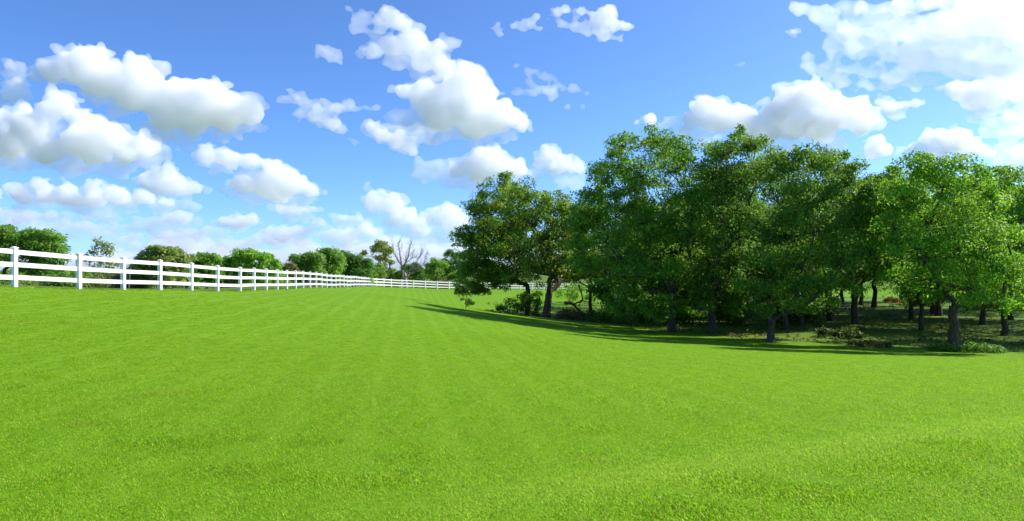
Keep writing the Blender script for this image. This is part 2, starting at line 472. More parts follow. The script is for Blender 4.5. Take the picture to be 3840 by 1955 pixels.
# ---------------------------------------------------------------- trees and shrubs
def leaf_material():
    m, nt, out = new_mat('leaf')
    N, Lk = nt.nodes.new, nt.links.new
    at = N('ShaderNodeAttribute'); at.attribute_name = 'tint'
    d = N('ShaderNodeBsdfPrincipled'); d.inputs['Roughness'].default_value = 0.52; d.inputs['Specular IOR Level'].default_value = 0.28
    Lk(at.outputs['Color'], d.inputs['Base Color'])
    hs = N('ShaderNodeHueSaturation'); hs.inputs['Hue'].default_value = 0.48; hs.inputs['Value'].default_value = 1.7
    Lk(at.outputs['Color'], hs.inputs['Color'])
    tr = N('ShaderNodeBsdfTranslucent'); Lk(hs.outputs[0], tr.inputs['Color'])
    mx = N('ShaderNodeMixShader'); mx.inputs[0].default_value = 0.48
    Lk(d.outputs[0], mx.inputs[1]); Lk(tr.outputs[0], mx.inputs[2]); Lk(mx.outputs[0], out.inputs[0])
    return m

def bark_material(name, c1, c2):
    m, nt, out = new_mat(name)
    N, Lk = nt.nodes.new, nt.links.new
    g = N('ShaderNodeNewGeometry')
    mp = N('ShaderNodeMapping'); mp.inputs['Scale'].default_value = (9, 9, 2.0); Lk(g.outputs['Position'], mp.inputs['Vector'])
    t = N('ShaderNodeTexNoise'); t.inputs['Scale'].default_value = 1.6; t.inputs['Detail'].default_value = 7; t.inputs['Roughness'].default_value = 0.7
    Lk(mp.outputs[0], t.inputs['Vector'])
    r = N('ShaderNodeValToRGB'); r.color_ramp.elements[0].position = 0.35; r.color_ramp.elements[0].color = (*c1, 1)
    r.color_ramp.elements[1].position = 0.7; r.color_ramp.elements[1].color = (*c2, 1)
    Lk(t.outputs['Fac'], r.inputs['Fac'])
    b = N('ShaderNodeBsdfPrincipled'); b.inputs['Roughness'].default_value = 0.9; b.inputs['Specular IOR Level'].default_value = 0.15
    Lk(r.outputs[0], b.inputs['Base Color'])
    bp = N('ShaderNodeBump'); bp.inputs['Strength'].default_value = 0.8; bp.inputs['Distance'].default_value = 0.03
    Lk(t.outputs['Fac'], bp.inputs['Height']); Lk(bp.outputs[0], b.inputs['Normal'])
    Lk(b.outputs[0], out.inputs[0])
    return m

LEAF = leaf_material()
BARK = bark_material('bark', (0.040, 0.031, 0.023), (0.15, 0.12, 0.09))
DEADWOOD = bark_material('dead_wood', (0.10, 0.08, 0.065), (0.30, 0.26, 0.22))
REDWOOD = bark_material('split_wood', (0.12, 0.065, 0.045), (0.32, 0.20, 0.14))

class Tubes:
    def __init__(self, sides=6):
        self.v, self.f, self.n, self.sides = [], [], 0, sides
    def add(self, pts, rad, sides=None):
        s = self.sides if sides is None else sides
        pts = np.asarray(pts, float); k = len(pts)
        t = np.gradient(pts, axis=0); t /= (np.linalg.norm(t, axis=1, keepdims=True) + 1e-9)
        ref = np.array([0.31, 0.87, 0.12]) if abs(t[0] @ np.array([0.31, 0.87, 0.12])) < 0.85 else np.array([1.0, 0, 0])
        u = np.cross(t, ref); u /= (np.linalg.norm(u, axis=1, keepdims=True) + 1e-9); w = np.cross(t, u)
        a = np.arange(s) / s * 2 * np.pi
        ring = u[:, None, :] * np.cos(a)[None, :, None] + w[:, None, :] * np.sin(a)[None, :, None]
        V = pts[:, None, :] + ring * np.asarray(rad)[:, None, None]
        self.v.append(V.reshape(-1, 3))
        i, j = np.meshgrid(np.arange(k - 1), np.arange(s), indexing='ij'); i, j = i.ravel(), j.ravel(); j2 = (j + 1) % s
        self.f.append(np.stack([i * s + j, i * s + j2, (i + 1) * s + j2, (i + 1) * s + j], 1) + self.n)
        self.n += k * s
    def mesh(self, name, mat):
        return mesh_np(name, np.concatenate(self.v), np.concatenate(self.f), mat, smooth=True)

def wander(rng, a, b, k, amt):
    """a crooked path from a to b with k inner points"""
    a, b = np.asarray(a, float), np.asarray(b, float)
    t = np.linspace(0, 1, k + 2)[:, None]
    p = a + (b - a) * t
    L = np.linalg.norm(b - a)
    p[1:-1] += rng.normal(size=(k, 3)) * L * amt
    return p

def leaves_np(rng, centers, crad, per, size, cols, droop=0.45, shade_var=0.22):
    """leaf blades clothing bunches round the given twig ends, lying like shingles on each bunch"""
    m = len(centers); n = m * per
    c = np.repeat(centers, per, 0); r = np.repeat(crad, per)
    d = rng.normal(size=(n, 3)); d /= np.linalg.norm(d, axis=1, keepdims=True)
    d[:, 2] = np.where((d[:, 2] < -0.2) & (rng.random(n) < 0.6), -d[:, 2], d[:, 2])
    sq = np.repeat(rng.uniform(0.6, 0.95, m), per)
    rr = 0.55 + 0.5 * rng.random(n) ** 0.7
    off = d * (rr * r)[:, None]; off[:, 2] *= sq
    p = c + off
    nm = d + rng.normal(size=(n, 3)) * 0.42; nm /= np.linalg.norm(nm, axis=1, keepdims=True)
    ax = rng.normal(size=(n, 3)) * 0.7 - np.array([0, 0, 0.55]) + d * 0.5
    ax -= nm * (ax * nm).sum(1, keepdims=True); ax /= (np.linalg.norm(ax, axis=1, keepdims=True) + 1e-9)
    sd = np.cross(ax, nm)
    L = size * rng.uniform(0.65, 1.35, n)[:, None]; Wd = L * rng.uniform(0.20, 0.34, n)[:, None]
    mid = p + ax * L * 0.45
    tip = p + ax * L - nm * L * 0.14
    V = np.stack([p, mid + sd * Wd + nm * L * 0.05, tip, mid - sd * Wd + nm * L * 0.05], 1).reshape(-1, 3)
    i = np.arange(n) * 4
    F = np.stack([i, i + 1, i + 2, i + 3], 1)
    cols = np.asarray(cols)
    # bunches share a colour, leaves vary round it
    base = np.repeat(cols[rng.choice(len(cols), m)], per, 0)
    one = cols[rng.choice(len(cols), n)]
    cc = (0.65 * base + 0.35 * one) * np.repeat(rng.uniform(0.75, 1.25, m), per)[:, None]
    cc = cc * rng.uniform(1 - shade_var, 1 + shade_var, (n, 1))
    return V, F, np.repeat(cc, 4, 0)

GREEN = [(0.095, 0.25, 0.016), (0.121, 0.29, 0.019), (0.074, 0.203, 0.016), (0.149, 0.297, 0.022)]
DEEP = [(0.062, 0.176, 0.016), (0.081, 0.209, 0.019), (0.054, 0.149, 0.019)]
OLIVE = [(0.11, 0.245, 0.022), (0.093, 0.238, 0.02), (0.145, 0.252, 0.027), (0.076, 0.199, 0.019)]
RUSTY = [(0.09, 0.215, 0.016), (0.108, 0.257, 0.019), (0.149, 0.27, 0.02), (0.2, 0.243, 0.022), (0.088, 0.216, 0.016), (0.128, 0.27, 0.019)]
BRIGHT = [(0.121, 0.324, 0.019), (0.155, 0.358, 0.022), (0.095, 0.263, 0.016), (0.189, 0.358, 0.027)]
SCRUB = [(0.169, 0.263, 0.038), (0.142, 0.25, 0.035), (0.216, 0.27, 0.054)]
TAN = [(0.17, 0.15, 0.06), (0.13, 0.16, 0.04), (0.21, 0.17, 0.08)]
LIME = [(0.170, 0.310, 0.026), (0.200, 0.320, 0.035), (0.130, 0.260, 0.024)]

def plant(name, label, cat, base, depth, lobes, cols, trunk_r=0.2, fork=None, layers=3, per=48, clumps=9, size=0.18, crad=0.58,
          seed=0, group=None, sparse=1.0, deep=0.8, sides=7, stems=1, crown='crown', trunk='trunk', bark=None, twig=0.012, sats=0.0, fit=1.0, drop=0):
    """a tree or shrub: base (x, y) and lobes (x, y, r) noted on the 2575 wide copy; given its depth, they become real crown lobes round a branch system"""
    rng = np.random.default_rng(seed)
    b = px(base[0] * K, 1000, depth)
    B = np.array([b.x, b.y, gz(b.x, b.y) - 0.05])
    unit = depth / FPX * K
    # raise or lower so that the crown keeps its place over the real ground
    cx = np.mean([l[0] for l in lobes]); hw = (max(l[0] + l[2] for l in lobes) - min(l[0] - l[2] for l in lobes)) / 2 * unit
    lobes = [(x, y + drop * min(1.0, max(-0.4, (660 - y) / 200.0)), r) for x, y, r in lobes]
    if sats:
        extra = []
        for (x, y, r) in lobes:
            for _ in range(2):
                if rng.random() < sats:
                    an = rng.uniform(-1.9, 1.9); extra.append((x + math.sin(an) * r * rng.uniform(0.85, 1.2), y - math.cos(an) * r * rng.uniform(0.8, 1.15), r * rng.uniform(0.28, 0.48)))
        lobes = lobes + extra
    cen, rad = [], []
    for (x, y, r) in lobes:
        q = np.array(px(x * K, y * K, depth))
        u = np.clip((x - cx) * unit / (hw + 1e-6), -1, 1)
        room = hw * deep * math.sqrt(max(0.06, 1 - u * u))
        for k in range(layers):
            s = 0.0 if layers == 1 else (k / (layers - 1) * 2 - 1)
            dd = s * room * rng.uniform(0.45, 0.9) + rng.normal() * 0.15 * r * unit
            f = (depth + dd) / depth
            c = q.copy(); c[1] += dd
            c[0] += rng.normal() * 0.12 * r * unit; c[2] += rng.normal() * 0.12 * r * unit
            if s > 0: c[0] *= f; c[2] = EYE + (c[2] - EYE) * (1 + (f - 1) * 0.5)
            cen.append(c); rad.append(r * unit * rng.uniform(0.95, 1.25) * fit)
    cen, rad = np.array(cen), np.array(rad)
    gl = height(cen[:, 0], cen[:, 1]); cen[:, 2] = np.maximum(cen[:, 2], gl + rad * 0.45)
    root = empty(name, B)
    tag(root, label, cat, group)
    T = Tubes(sides)
    # the trunk up to its fork
    if fork is None:
        fk = B + np.array([0, 0, 0.25 * (cen[:, 2].min() - B[2]) + 0.05])
    else:
        q = px(fork[0] * K, fork[1] * K, depth); fk = np.array(q)
    nodes = [B.copy(), fk]; par = [-1, 0]
    order = np.argsort(np.linalg.norm(cen - fk, axis=1))
    plen = [0.0, 0.0]; lobe_node = {}
    for i in order:
        c = cen[i]; arr = np.array(nodes[1:])
        dist = np.linalg.norm(arr - c, axis=1)
        # prefer to keep growing outwards and upwards
        cost = dist + 0.35 * np.array(plen[1:]) + 0.8 * np.maximum(0, arr[:, 2] - c[2])
        j = int(np.argmin(cost)) + 1
        if dist[j - 1] > 2.2 * rad[i]:
            midp = (nodes[j] * 0.5 + c * 0.5) + rng.normal(size=3) * 0.08 * dist[j - 1]
            nodes.append(midp); par.append(j); plen.append(plen[j] + dist[j - 1] / 2); j = len(nodes) - 1
        nodes.append(c); par.append(j); plen.append(plen[j] + np.linalg.norm(nodes[j] - c)); lobe_node[i] = len(nodes) - 1
    nn = len(nodes)
    area = np.zeros(nn)
    for i in lobe_node.values(): area[i] += 1.0
    for i in range(nn - 1, 0, -1): area[par[i]] += area[i] + 0.15
    rr = trunk_r * 0.85 * (np.maximum(area, 0.6) / area[0]) ** 0.6
    # trunk proper with a flare at the ground
    tp = wander(rng, B, fk, 4, 0.018)
    tp[0] -= np.array([0, 0, 0.12])
    tr = np.linspace(1.0, 0.86, len(tp)) * trunk_r; tr[0] *= 1.5; tr[1] *= 1.12
    if stems == 1:
        T.add(tp - B, tr, max(sides, 10))
    else:
        for s in range(stems):
            e = fk + rng.normal(size=3) * np.array([1, 1, 0.3]) * np.linalg.norm(fk - B) * 0.5
            T.add(wander(rng, B + rng.normal(size=3) * np.array([0.12, 0.12, 0]), e, 3, 0.05) - B, np.linspace(1, 0.7, 5) * trunk_r, sides)
    for i in range(2, nn):
        p = wander(rng, nodes[par[i]], nodes[i], 3, 0.05)
        r0 = rr[par[i]] * 0.92 if par[i] != 1 else min(trunk_r * 0.8, rr[i] * 1.25)
        T.add(p - B, np.linspace(max(r0 * 0.9, rr[i]), rr[i], len(p)), sides)
    # twigs and the sprays of leaves they carry
    cc, cr = [], []; rmax = rad.max()
    for i in range(len(cen)):
        k = max(3, int(round(clumps * sparse * min(1.0, (rad[i] / rmax) ** 1.3 * 1.25))))
        d = rng.normal(size=(k, 3)); d /= np.linalg.norm(d, axis=1, keepdims=True)
        d[:, 2] = np.where(rng.random(k) < 0.3, d[:, 2], np.abs(d[:, 2]))
        q = cen[i] + d * rad[i] * np.where(rng.random((k, 1)) < 0.3, rng.uniform(0.35, 0.7, (k, 1)), rng.uniform(0.75, 1.02, (k, 1))) * np.array([1, 1, 0.88])
        g = height(q[:, 0], q[:, 1]); q[:, 2] = np.maximum(q[:, 2], g + 0.12)
        for e in q:
            p = wander(rng, nodes[lobe_node[i]], e, 1, 0.08)
            T.add(p - B, (max(twig * 1.6, rr[lobe_node[i]] * 0.45), twig * 1.2, twig * 0.6), 3)
        cc.append(q); cr.append(np.full(k, crad) * rng.uniform(0.7, 1.25, k) * (rad[i] / rad.mean()) ** 0.5)
    link(trunk, T.mesh(trunk, bark or BARK), root)
    if per:
        V, F, col = leaves_np(rng, np.concatenate(cc) - B, np.concatenate(cr), per, size, cols)
        link(crown, mesh_np(crown, V, F, LEAF, col), root)
    return root

def copy_tree(src, loc, rot, scale, label, group):
    r = src.copy(); C.objects.link(r)
    r.location = loc; r.rotation_euler = (0, 0, rot); r.scale = (scale, scale, scale)
    r['label'] = label; r['group'] = group
    for ch in src.children:
        c = ch.copy(); C.objects.link(c); c.parent = r
    return r

GROVE = 'trees of the grove on the right'
plant('pecan_tree', 'thick-trunked pecan with rusty tinted crown at the left end of the grove', 'tree', (1372, 800), 60,
      [(1300, 505, 40), (1370, 510, 38), (1420, 530, 38), (1340, 570, 52), (1410, 590, 48), (1310, 630, 50), (1390, 650, 48), (1450, 655, 38),
       (1340, 685, 35), (1420, 690, 32), (1470, 695, 30), (1505, 700, 26), (1540, 705, 26), (1370, 610, 46), (1440, 620, 40), (1290, 560, 44), (1450, 570, 36), (1380, 690, 30)], RUSTY, 0.36, (1380, 738), seed=11, fit=1.06, sats=0.28, drop=13, size=0.20, crad=0.50, per=60, clumps=21, layers=2, group=GROVE)
plant('pecan_tree', 'slimmer-trunked pecan with boughs drooping to the lawn at the left tip of the grove', 'tree', (1328, 790), 63,
      [(1252, 487, 40), (1212, 520, 38), (1205, 575, 42), (1262, 565, 52), (1180, 610, 34), (1228, 645, 48), (1290, 600, 46), (1200, 690, 30),
       (1255, 695, 32), (1305, 690, 34), (1165, 600, 24), (1192, 728, 15), (1215, 708, 22), (1240, 712, 22), (1178, 700, 22), (1270, 715, 22), (1235, 600, 46), (1190, 660, 34), (1275, 650, 42), (1222, 738, 11), (1203, 742, 10)], RUSTY, 0.24, (1325, 715), seed=12, fit=1.04, sats=0.28, drop=13, size=0.20, crad=0.50, per=60, clumps=21, layers=2, group=GROVE)
plant('sapling', 'small dark sapling standing on the lawn edge left of the grove', 'tree', (1172, 785), 66,
      [(1163, 712, 17), (1178, 735, 18), (1160, 738, 15), (1182, 762, 9), (1150, 722, 10)], DEEP, 0.05, (1171, 758), seed=13, size=0.17, crad=0.32, per=30, clumps=9, layers=2)
plant('pecan_tree', 'tallest dark green pecan with straight trunk, left of the middle of the grove', 'tree', (1690, 836), 49,
      [(1560, 372, 46), (1640, 362, 46), (1695, 382, 42), (1515, 432, 46), (1590, 440, 55), (1680, 440, 55), (1485, 500, 42), (1540, 530, 55), (1640, 530, 58),
       (1720, 510, 48), (1470, 580, 42), (1530, 620, 50), (1620, 620, 55), (1705, 600, 52), (1505, 690, 42), (1580, 700, 50), (1660, 705, 46), (1725, 690, 42),
       (1560, 755, 30), (1640, 765, 30), (1462, 540, 38), (1452, 622, 36), (1500, 560, 44), (1570, 480, 46), (1460, 670, 32), (1600, 788, 24), (1655, 795, 20), (1540, 782, 24), (1605, 560, 50)], GREEN, 0.24, (1688, 720), seed=14, fit=0.93, sats=0.28, drop=13, size=0.18, crad=0.50, per=60, clumps=21, layers=2, group=GROVE)
plant('pecan_tree', 'pecan crowded beside the tallest one, its trunk in deep shade', 'tree', (1790, 835), 48,
      [(1795, 385, 38), (1838, 368, 38), (1885, 362, 36), (1765, 450, 46), (1835, 450, 52), (1895, 440, 46), (1790, 540, 52), (1860, 550, 50), (1780, 640, 46),
       (1845, 650, 46), (1800, 715, 40), (1755, 755, 26), (1850, 735, 36), (1765, 785, 22), (1840, 780, 24), (1800, 480, 46), (1820, 600, 46)], OLIVE, 0.26, (1792, 740), seed=15, fit=0.93, sats=0.28, drop=13, size=0.18, crad=0.50, per=60, clumps=21, layers=2, group=GROVE)
plant('pecan_tree', 'olive green pecan with a pale low-forked trunk at the front of the grove', 'tree', (1938, 860), 42,
      [(1930, 412, 42), (1990, 422, 42), (2055, 412, 36), (2108, 432, 40), (1960, 490, 50), (2040, 490, 52), (2118, 500, 46), (2155, 485, 26), (1920, 580, 50),
       (2000, 580, 55), (2080, 580, 55), (2135, 570, 40), (1900, 670, 46), (1980, 670, 50), (2060, 670, 46), (1885, 738, 34), (1950, 742, 36), (2020, 728, 36), (2165, 555, 34), (2160, 625, 34), (2120, 660, 34), (2080, 730, 30), (1895, 785, 20), (1990, 778, 24), (2045, 770, 24), (2000, 530, 46), (2060, 620, 46)],
      OLIVE, 0.22, (1940, 800), seed=16, fit=0.93, sats=0.28, drop=13, size=0.165, crad=0.50, per=60, clumps=21, layers=2, group=GROVE)
plant('pecan_tree', 'broad bright green pecan with leaning upper limbs at the right end of the grove', 'tree', (2400, 886), 38,
      [(2240, 432, 40), (2330, 420, 36), (2300, 470, 50), (2380, 462, 40), (2220, 510, 46), (2280, 560, 55), (2360, 550, 58), (2430, 520, 46), (2250, 640, 50),
       (2330, 650, 55), (2410, 640, 55), (2480, 600, 50), (2295, 720, 46), (2370, 730, 50), (2450, 710, 50), (2510, 680, 46), (2430, 775, 26), (2480, 762, 36),
       (2530, 745, 34), (2350, 765, 22), (2205, 575, 40), (2200, 640, 36), (2255, 500, 36), (2240, 700, 32)], BRIGHT, 0.26, (2398, 770), seed=17, fit=0.93, sats=0.28, drop=22, size=0.16, crad=0.50, per=60, clumps=21, layers=2, group=GROVE)
plant('pecan_tree', 'bright green pecan cut off by the right edge behind the broad one', 'tree', (2590, 868), 45,
      [(2470, 450, 42), (2530, 458, 42), (2565, 520, 46), (2500, 540, 50), (2570, 600, 46), (2540, 640, 46), (2590, 690, 46), (2620, 480, 46), (2640, 570, 50), (2650, 660, 50),
       (2560, 740, 36), (2630, 740, 40)], BRIGHT, 0.28, (2590, 770), seed=18, fit=0.93, sats=0.28, drop=13, size=0.18, crad=0.50, per=60, clumps=21, layers=2, group=GROVE)
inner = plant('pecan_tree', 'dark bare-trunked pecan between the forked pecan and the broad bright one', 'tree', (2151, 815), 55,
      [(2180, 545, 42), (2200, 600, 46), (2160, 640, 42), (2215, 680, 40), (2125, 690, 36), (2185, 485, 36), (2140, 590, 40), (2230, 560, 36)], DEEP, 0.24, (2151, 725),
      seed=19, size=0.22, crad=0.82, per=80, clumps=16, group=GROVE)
# slim trees deeper in the grove: the photograph shows their dark trunks
deep_spots = [(3158, 82, 1.0, 'slim double-stemmed dark trunk at the left of the sunlit gap deep in the grove'),
              (3229, 80, 0.95, 'slim dark trunk just right of the bare-trunked pecan deep in the grove'),
              (3279, 76, 1.0, 'slim dark trunk in front of the sunlit gap deep in the grove'),
              (3456, 52, 0.8, 'thin trunk left of the broad bright pecan in dappled shade'),
              (3099, 64, 1.0, 'dark trunk half hidden right of the forked pecan, deep in the grove'),
              (3052, 70, 1.05, 'second dark trunk behind the forked pecan'),
              (3005, 54, 0.95, 'dark trunk close behind the forked pecan on its right'),
              (2945, 51, 0.95, 'dark trunk hidden close behind the forked pecan'),
              (2760, 57, 1.05, 'dark trunk between the shaded pecan and the forked pecan'),
              (2600, 64, 1.1, 'dark tree behind the tallest pecan'),
              (2380, 70, 1.0, 'dark tree behind the left side of the tallest pecan'),
              (3640, 72, 1.05, 'dark tree behind the broad bright pecan'),
              (3790, 62, 1.0, 'dark tree by the right edge behind the broad pecan'),
              (3380, 88, 1.05, 'shady tree right of the sunlit gap at the back of the grove'),
              (3520, 66, 1.05, 'dark trunk well behind the broad bright pecan on its left'),
              (3700, 90, 1.1, 'farthest dark tree at the right of the grove'),
              (2830, 66, 1.1, 'dark trunk at the back of the grove, left of the forked pecan'),
              (2700, 76, 1.1, 'farthest dark tree behind the shaded pecan'),
              (2500, 58, 0.95, 'dark trunk close behind the tallest pecan on its left'),
              (2930, 80, 1.1, 'farthest dark tree behind the forked pecan')]
for k, (xs, d, s, lab) in enumerate(deep_spots):
    p = px(xs, 1100, d)
    copy_tree(inner, (p.x, p.y, gz(p.x, p.y) - 0.05), 1.7 * k + 0.6, s * (0.95 + 0.1 * ((k * 7) % 3 - 1)), lab, GROVE)

# broad crowns that roof the hollow behind the front row
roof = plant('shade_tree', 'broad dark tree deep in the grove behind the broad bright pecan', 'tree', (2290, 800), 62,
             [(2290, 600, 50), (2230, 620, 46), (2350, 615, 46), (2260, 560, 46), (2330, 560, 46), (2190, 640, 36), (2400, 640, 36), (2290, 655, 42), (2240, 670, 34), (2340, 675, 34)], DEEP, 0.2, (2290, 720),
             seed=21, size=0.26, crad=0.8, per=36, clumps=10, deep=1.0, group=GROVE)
roof_spots = [(20, 66, 'broad dark tree roofing the dappled hollow'), (14, 62, 'broad dark tree behind the forked pecan, shading the hollow'), (27, 58, 'broad dark tree between the broad pecan and the hollow'), (8, 70, 'broad dark tree at the back left of the hollow'),
              (23, 75, 'broad dark tree at the back of the hollow'), (33, 66, 'broad dark tree at the back right of the grove'), (13, 80, 'broad dark tree far back behind the tallest pecan')]
for k, (x, y, lab) in enumerate(roof_spots):
    copy_tree(roof, (x, y, gz(x, y) - 0.05), 1.1 + 2.1 * k, 0.92 + 0.06 * (k % 3), lab, GROVE)
# the grove goes on beyond the right edge, where its crowns still shade the hollow
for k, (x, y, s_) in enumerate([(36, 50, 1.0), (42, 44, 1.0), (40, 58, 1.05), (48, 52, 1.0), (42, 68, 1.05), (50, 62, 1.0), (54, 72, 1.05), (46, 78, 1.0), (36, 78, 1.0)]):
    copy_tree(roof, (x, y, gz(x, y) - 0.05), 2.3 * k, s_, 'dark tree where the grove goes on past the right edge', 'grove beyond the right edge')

# undergrowth round the grove
UG = 'undergrowth of the grove'
def bush(label, base, depth, lobes, cols, seed, **kw):
    a = dict(trunk_r=0.03, layers=2, per=28, clumps=8, size=0.17, crad=0.3, stems=4, sides=4, crown='foliage', trunk='stem', group=UG)
    a.update(kw)
    return plant('shrub', label, 'shrub', base, depth, lobes, cols, seed=seed, **a)
bush('dark shrub at the foot of the two left pecans', (1290, 792), 62, [(1262, 778, 12), (1285, 770, 16), (1310, 778, 15), (1330, 765, 18), (1350, 785, 12)], DEEP, 31)
bush('leafy shoots growing up round the slimmer left pecan trunk', (1340, 785), 61, [(1320, 750, 16), (1345, 745, 14), (1350, 765, 12)], GREEN, 32)
bush('brownish dry shrub right of the thick left pecan trunk', (1430, 806), 59, [(1405, 798, 10), (1425, 793, 13), (1448, 795, 13), (1465, 800, 10)], TAN, 33)
bush('dark low shrub beneath the long limb right of the dry shrub', (1490, 810), 57, [(1480, 795, 14), (1505, 798, 15), (1525, 800, 14), (1545, 795, 16)], DEEP, 34)
bush('sunlit green bush on the far lawn beyond the long limb', (1470, 765), 88, [(1405, 740, 16), (1430, 735, 18), (1460, 730, 20), (1490, 735, 20), (1515, 745, 16), (1440, 752, 14), (1480, 755, 14)], BRIGHT, 35, size=0.24, crad=0.5)
bush('pale leafy shrub between the tallest pecan and the left end', (1600, 820), 55, [(1560, 800, 14), (1590, 805, 14), (1630, 800, 16), (1655, 795, 16)], GREEN, 36)
bush('sunlit shrub just right of the tallest pecan trunk', (1740, 815), 54, [(1722, 790, 16), (1745, 795, 15), (1762, 800, 13), (1715, 770, 14)], BRIGHT, 37)
bush('trailing dark brush along the hollow left of the broad pecan', (2130, 850), 46, [(2065, 838, 9), (2095, 842, 9), (2120, 840, 8), (2150, 845, 8)], [(0.03, 0.07, 0.01), (0.05, 0.08, 0.015)], 39)
bush('dry brown brush heap at the lawn edge between the forked pecan and the broad one', (2165, 872), 40, [(2138, 867, 4), (2158, 868, 5), (2182, 866, 5), (2205, 870, 4), (2228, 872, 4)], [(0.05, 0.08, 0.015), (0.09, 0.09, 0.03), (0.10, 0.07, 0.04)], 40, size=0.14, per=12, clumps=5)
bush('weeds hugging the broad pecan trunk on its left', (2375, 888), 38, [(2355, 880, 7), (2375, 882, 7), (2390, 884, 6)], OLIVE, 41, size=0.12)
bush('straggling weeds right of the broad pecan trunk', (2450, 890), 38, [(2425, 882, 8), (2445, 880, 10), (2465, 884, 9), (2485, 884, 9), (2505, 890, 7)], OLIVE, 42, size=0.12)
bush('orange dry brush beside the sunlit gap deep in the grove', (2240, 757), 78, [(2228, 756, 4), (2240, 755, 5), (2254, 757, 4)], [(0.34, 0.19, 0.07), (0.26, 0.18, 0.06), (0.16, 0.17, 0.04)], 43, per=18)
bush('sunlit bushes seen through the gap in the grove', (2220, 745), 100, [(2150, 728, 14), (2180, 725, 16), (2215, 728, 18), (2245, 735, 14)], BRIGHT, 44, size=0.26, crad=0.5)
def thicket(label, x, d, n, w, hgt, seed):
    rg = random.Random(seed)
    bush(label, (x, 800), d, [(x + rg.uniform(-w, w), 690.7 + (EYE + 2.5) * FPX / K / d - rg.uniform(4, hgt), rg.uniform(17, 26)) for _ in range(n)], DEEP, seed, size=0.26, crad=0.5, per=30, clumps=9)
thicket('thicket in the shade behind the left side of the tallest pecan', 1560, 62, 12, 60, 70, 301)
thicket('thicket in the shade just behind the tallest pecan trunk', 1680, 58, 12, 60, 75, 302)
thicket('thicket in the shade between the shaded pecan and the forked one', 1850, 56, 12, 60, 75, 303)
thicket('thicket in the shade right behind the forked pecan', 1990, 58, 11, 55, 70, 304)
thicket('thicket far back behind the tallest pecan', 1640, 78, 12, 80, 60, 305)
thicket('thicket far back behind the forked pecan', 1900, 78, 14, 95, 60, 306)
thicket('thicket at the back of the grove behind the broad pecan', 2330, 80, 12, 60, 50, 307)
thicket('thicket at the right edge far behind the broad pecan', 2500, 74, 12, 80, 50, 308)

def ground_cover():
    rng = np.random.default_rng(88)
    n = 5200
    x = rng.uniform(-3, 44, n); y = rng.uniform(38, 84, n)
    edge = np.interp(x, [-3, 3, 11, 16, 25, 44], [66, 60.5, 49.0, 42.5, 38.8, 36]) + 0.7 * np.sin(x * 1.7) + 0.4 * np.sin(x * 4.1 + 1)
    keep = (y > edge) & (rng.random(n) < np.clip(0.25 + 0.75 * np.exp(-(y - edge) / 2.5) + 0.5 * np.sin(x * 0.9) * np.sin(y * 0.7), 0.08, 1)) & (np.abs(x / y) < 0.85)
    x, y = x[keep], y[keep]
    r = rng.uniform(0.10, 0.30, len(x)); z = on_lawn(x, y) + r * 0.35
    B = np.array([16.0, 50.0, gz(16, 50)])
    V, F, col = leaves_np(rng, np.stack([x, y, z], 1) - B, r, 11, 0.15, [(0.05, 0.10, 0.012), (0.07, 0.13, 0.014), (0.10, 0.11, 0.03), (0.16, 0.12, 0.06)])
    o = link('undergrowth', mesh_np('undergrowth', V, F, LEAF, col), loc=B)
    tag(o, 'low weeds and leaf litter covering the floor of the grove', 'undergrowth', kind='stuff')
ground_cover()

# a torn dead limb that hangs from the left pecans to the ground
def dead_limb():
    T = Tubes(7); rng = np.random.default_rng(5)
    b = px(2160, 1178, 59.0); g = gz(b.x, b.y); B = np.array([b.x, b.y, g])
    def path(pts, r0, r1):
        P = [np.array(px(1660 + a / 3.22, 950 + c / 3.22, 59.0 + e)) for a, c, e in pts]
        P = np.array(P); P[:, 2] = np.maximum(P[:, 2], height(P[:, 0], P[:, 1]) + 0.02)
        T.add(P - B, np.linspace(r0, r1, len(P)))
    path([(1475, 600, 0), (1540, 598, .2), (1585, 625, .4), (1620, 665, .5), (1665, 700, .5), (1720, 735, .4)], 0.15, 0.06)
    path([(1585, 622, .4), (1620, 598, .5), (1650, 590, .6), (1690, 560, .8)], 0.08, 0.06)
    path([(1640, 380, 1.2), (1660, 440, 1.1), (1680, 500, 1.0), (1692, 570, .8), (1660, 600, .6), (1645, 640, .5)], 0.08, 0.04)
    path([(1692, 575, .8), (1760, 590, 1.0), (1830, 640, 1.1), (1890, 690, 1.2)], 0.045, 0.02)
    path([(1665, 700, .5), (1670, 740, .4), (1665, 790, .4)], 0.05, 0.03)
    o = link('broken_limb', T.mesh('broken_limb', REDWOOD), loc=B)
    tag(o, 'torn reddish dead limb hanging to the ground beside the thick left pecan', 'branch')
dead_limb()

# ---------------------------------------------------------------- trees and shrubs beyond the fence
BG = 'trees and bushes beyond the fence'
def far(name, label, base, depth, lobes, cols, seed, **kw):
    a = dict(trunk_r=0.12, layers=2, fit=0.9, per=52, clumps=9, sats=0.5, size=0.26, crad=0.55, sides=5, group=BG)
    a.update(kw)
    cols = [tuple(v * f for v, f in zip(c, (1.22, 1.14, 1.5))) for c in cols]      # brighter, less saturated leaf colour beyond the fence
    return plant(name, label, a.pop('cat', 'tree'), base, depth, lobes, cols, seed=seed, **a)
def q1(L_): return [(a / 4.0, b / 4.0 + 523, c / 4.0) for a, b, c in L_]
far('oak_tree', 'dark olive tree at the left edge beyond the fence', (12, 725), 70,
    q1([(40, 255, 65), (105, 250, 55), (60, 340, 70), (150, 325, 55), (30, 430, 70), (110, 430, 60), (20, 520, 50), (100, 540, 60), (-60, 300, 70), (-60, 440, 70)]), OLIVE, 51, trunk_r=0.2)
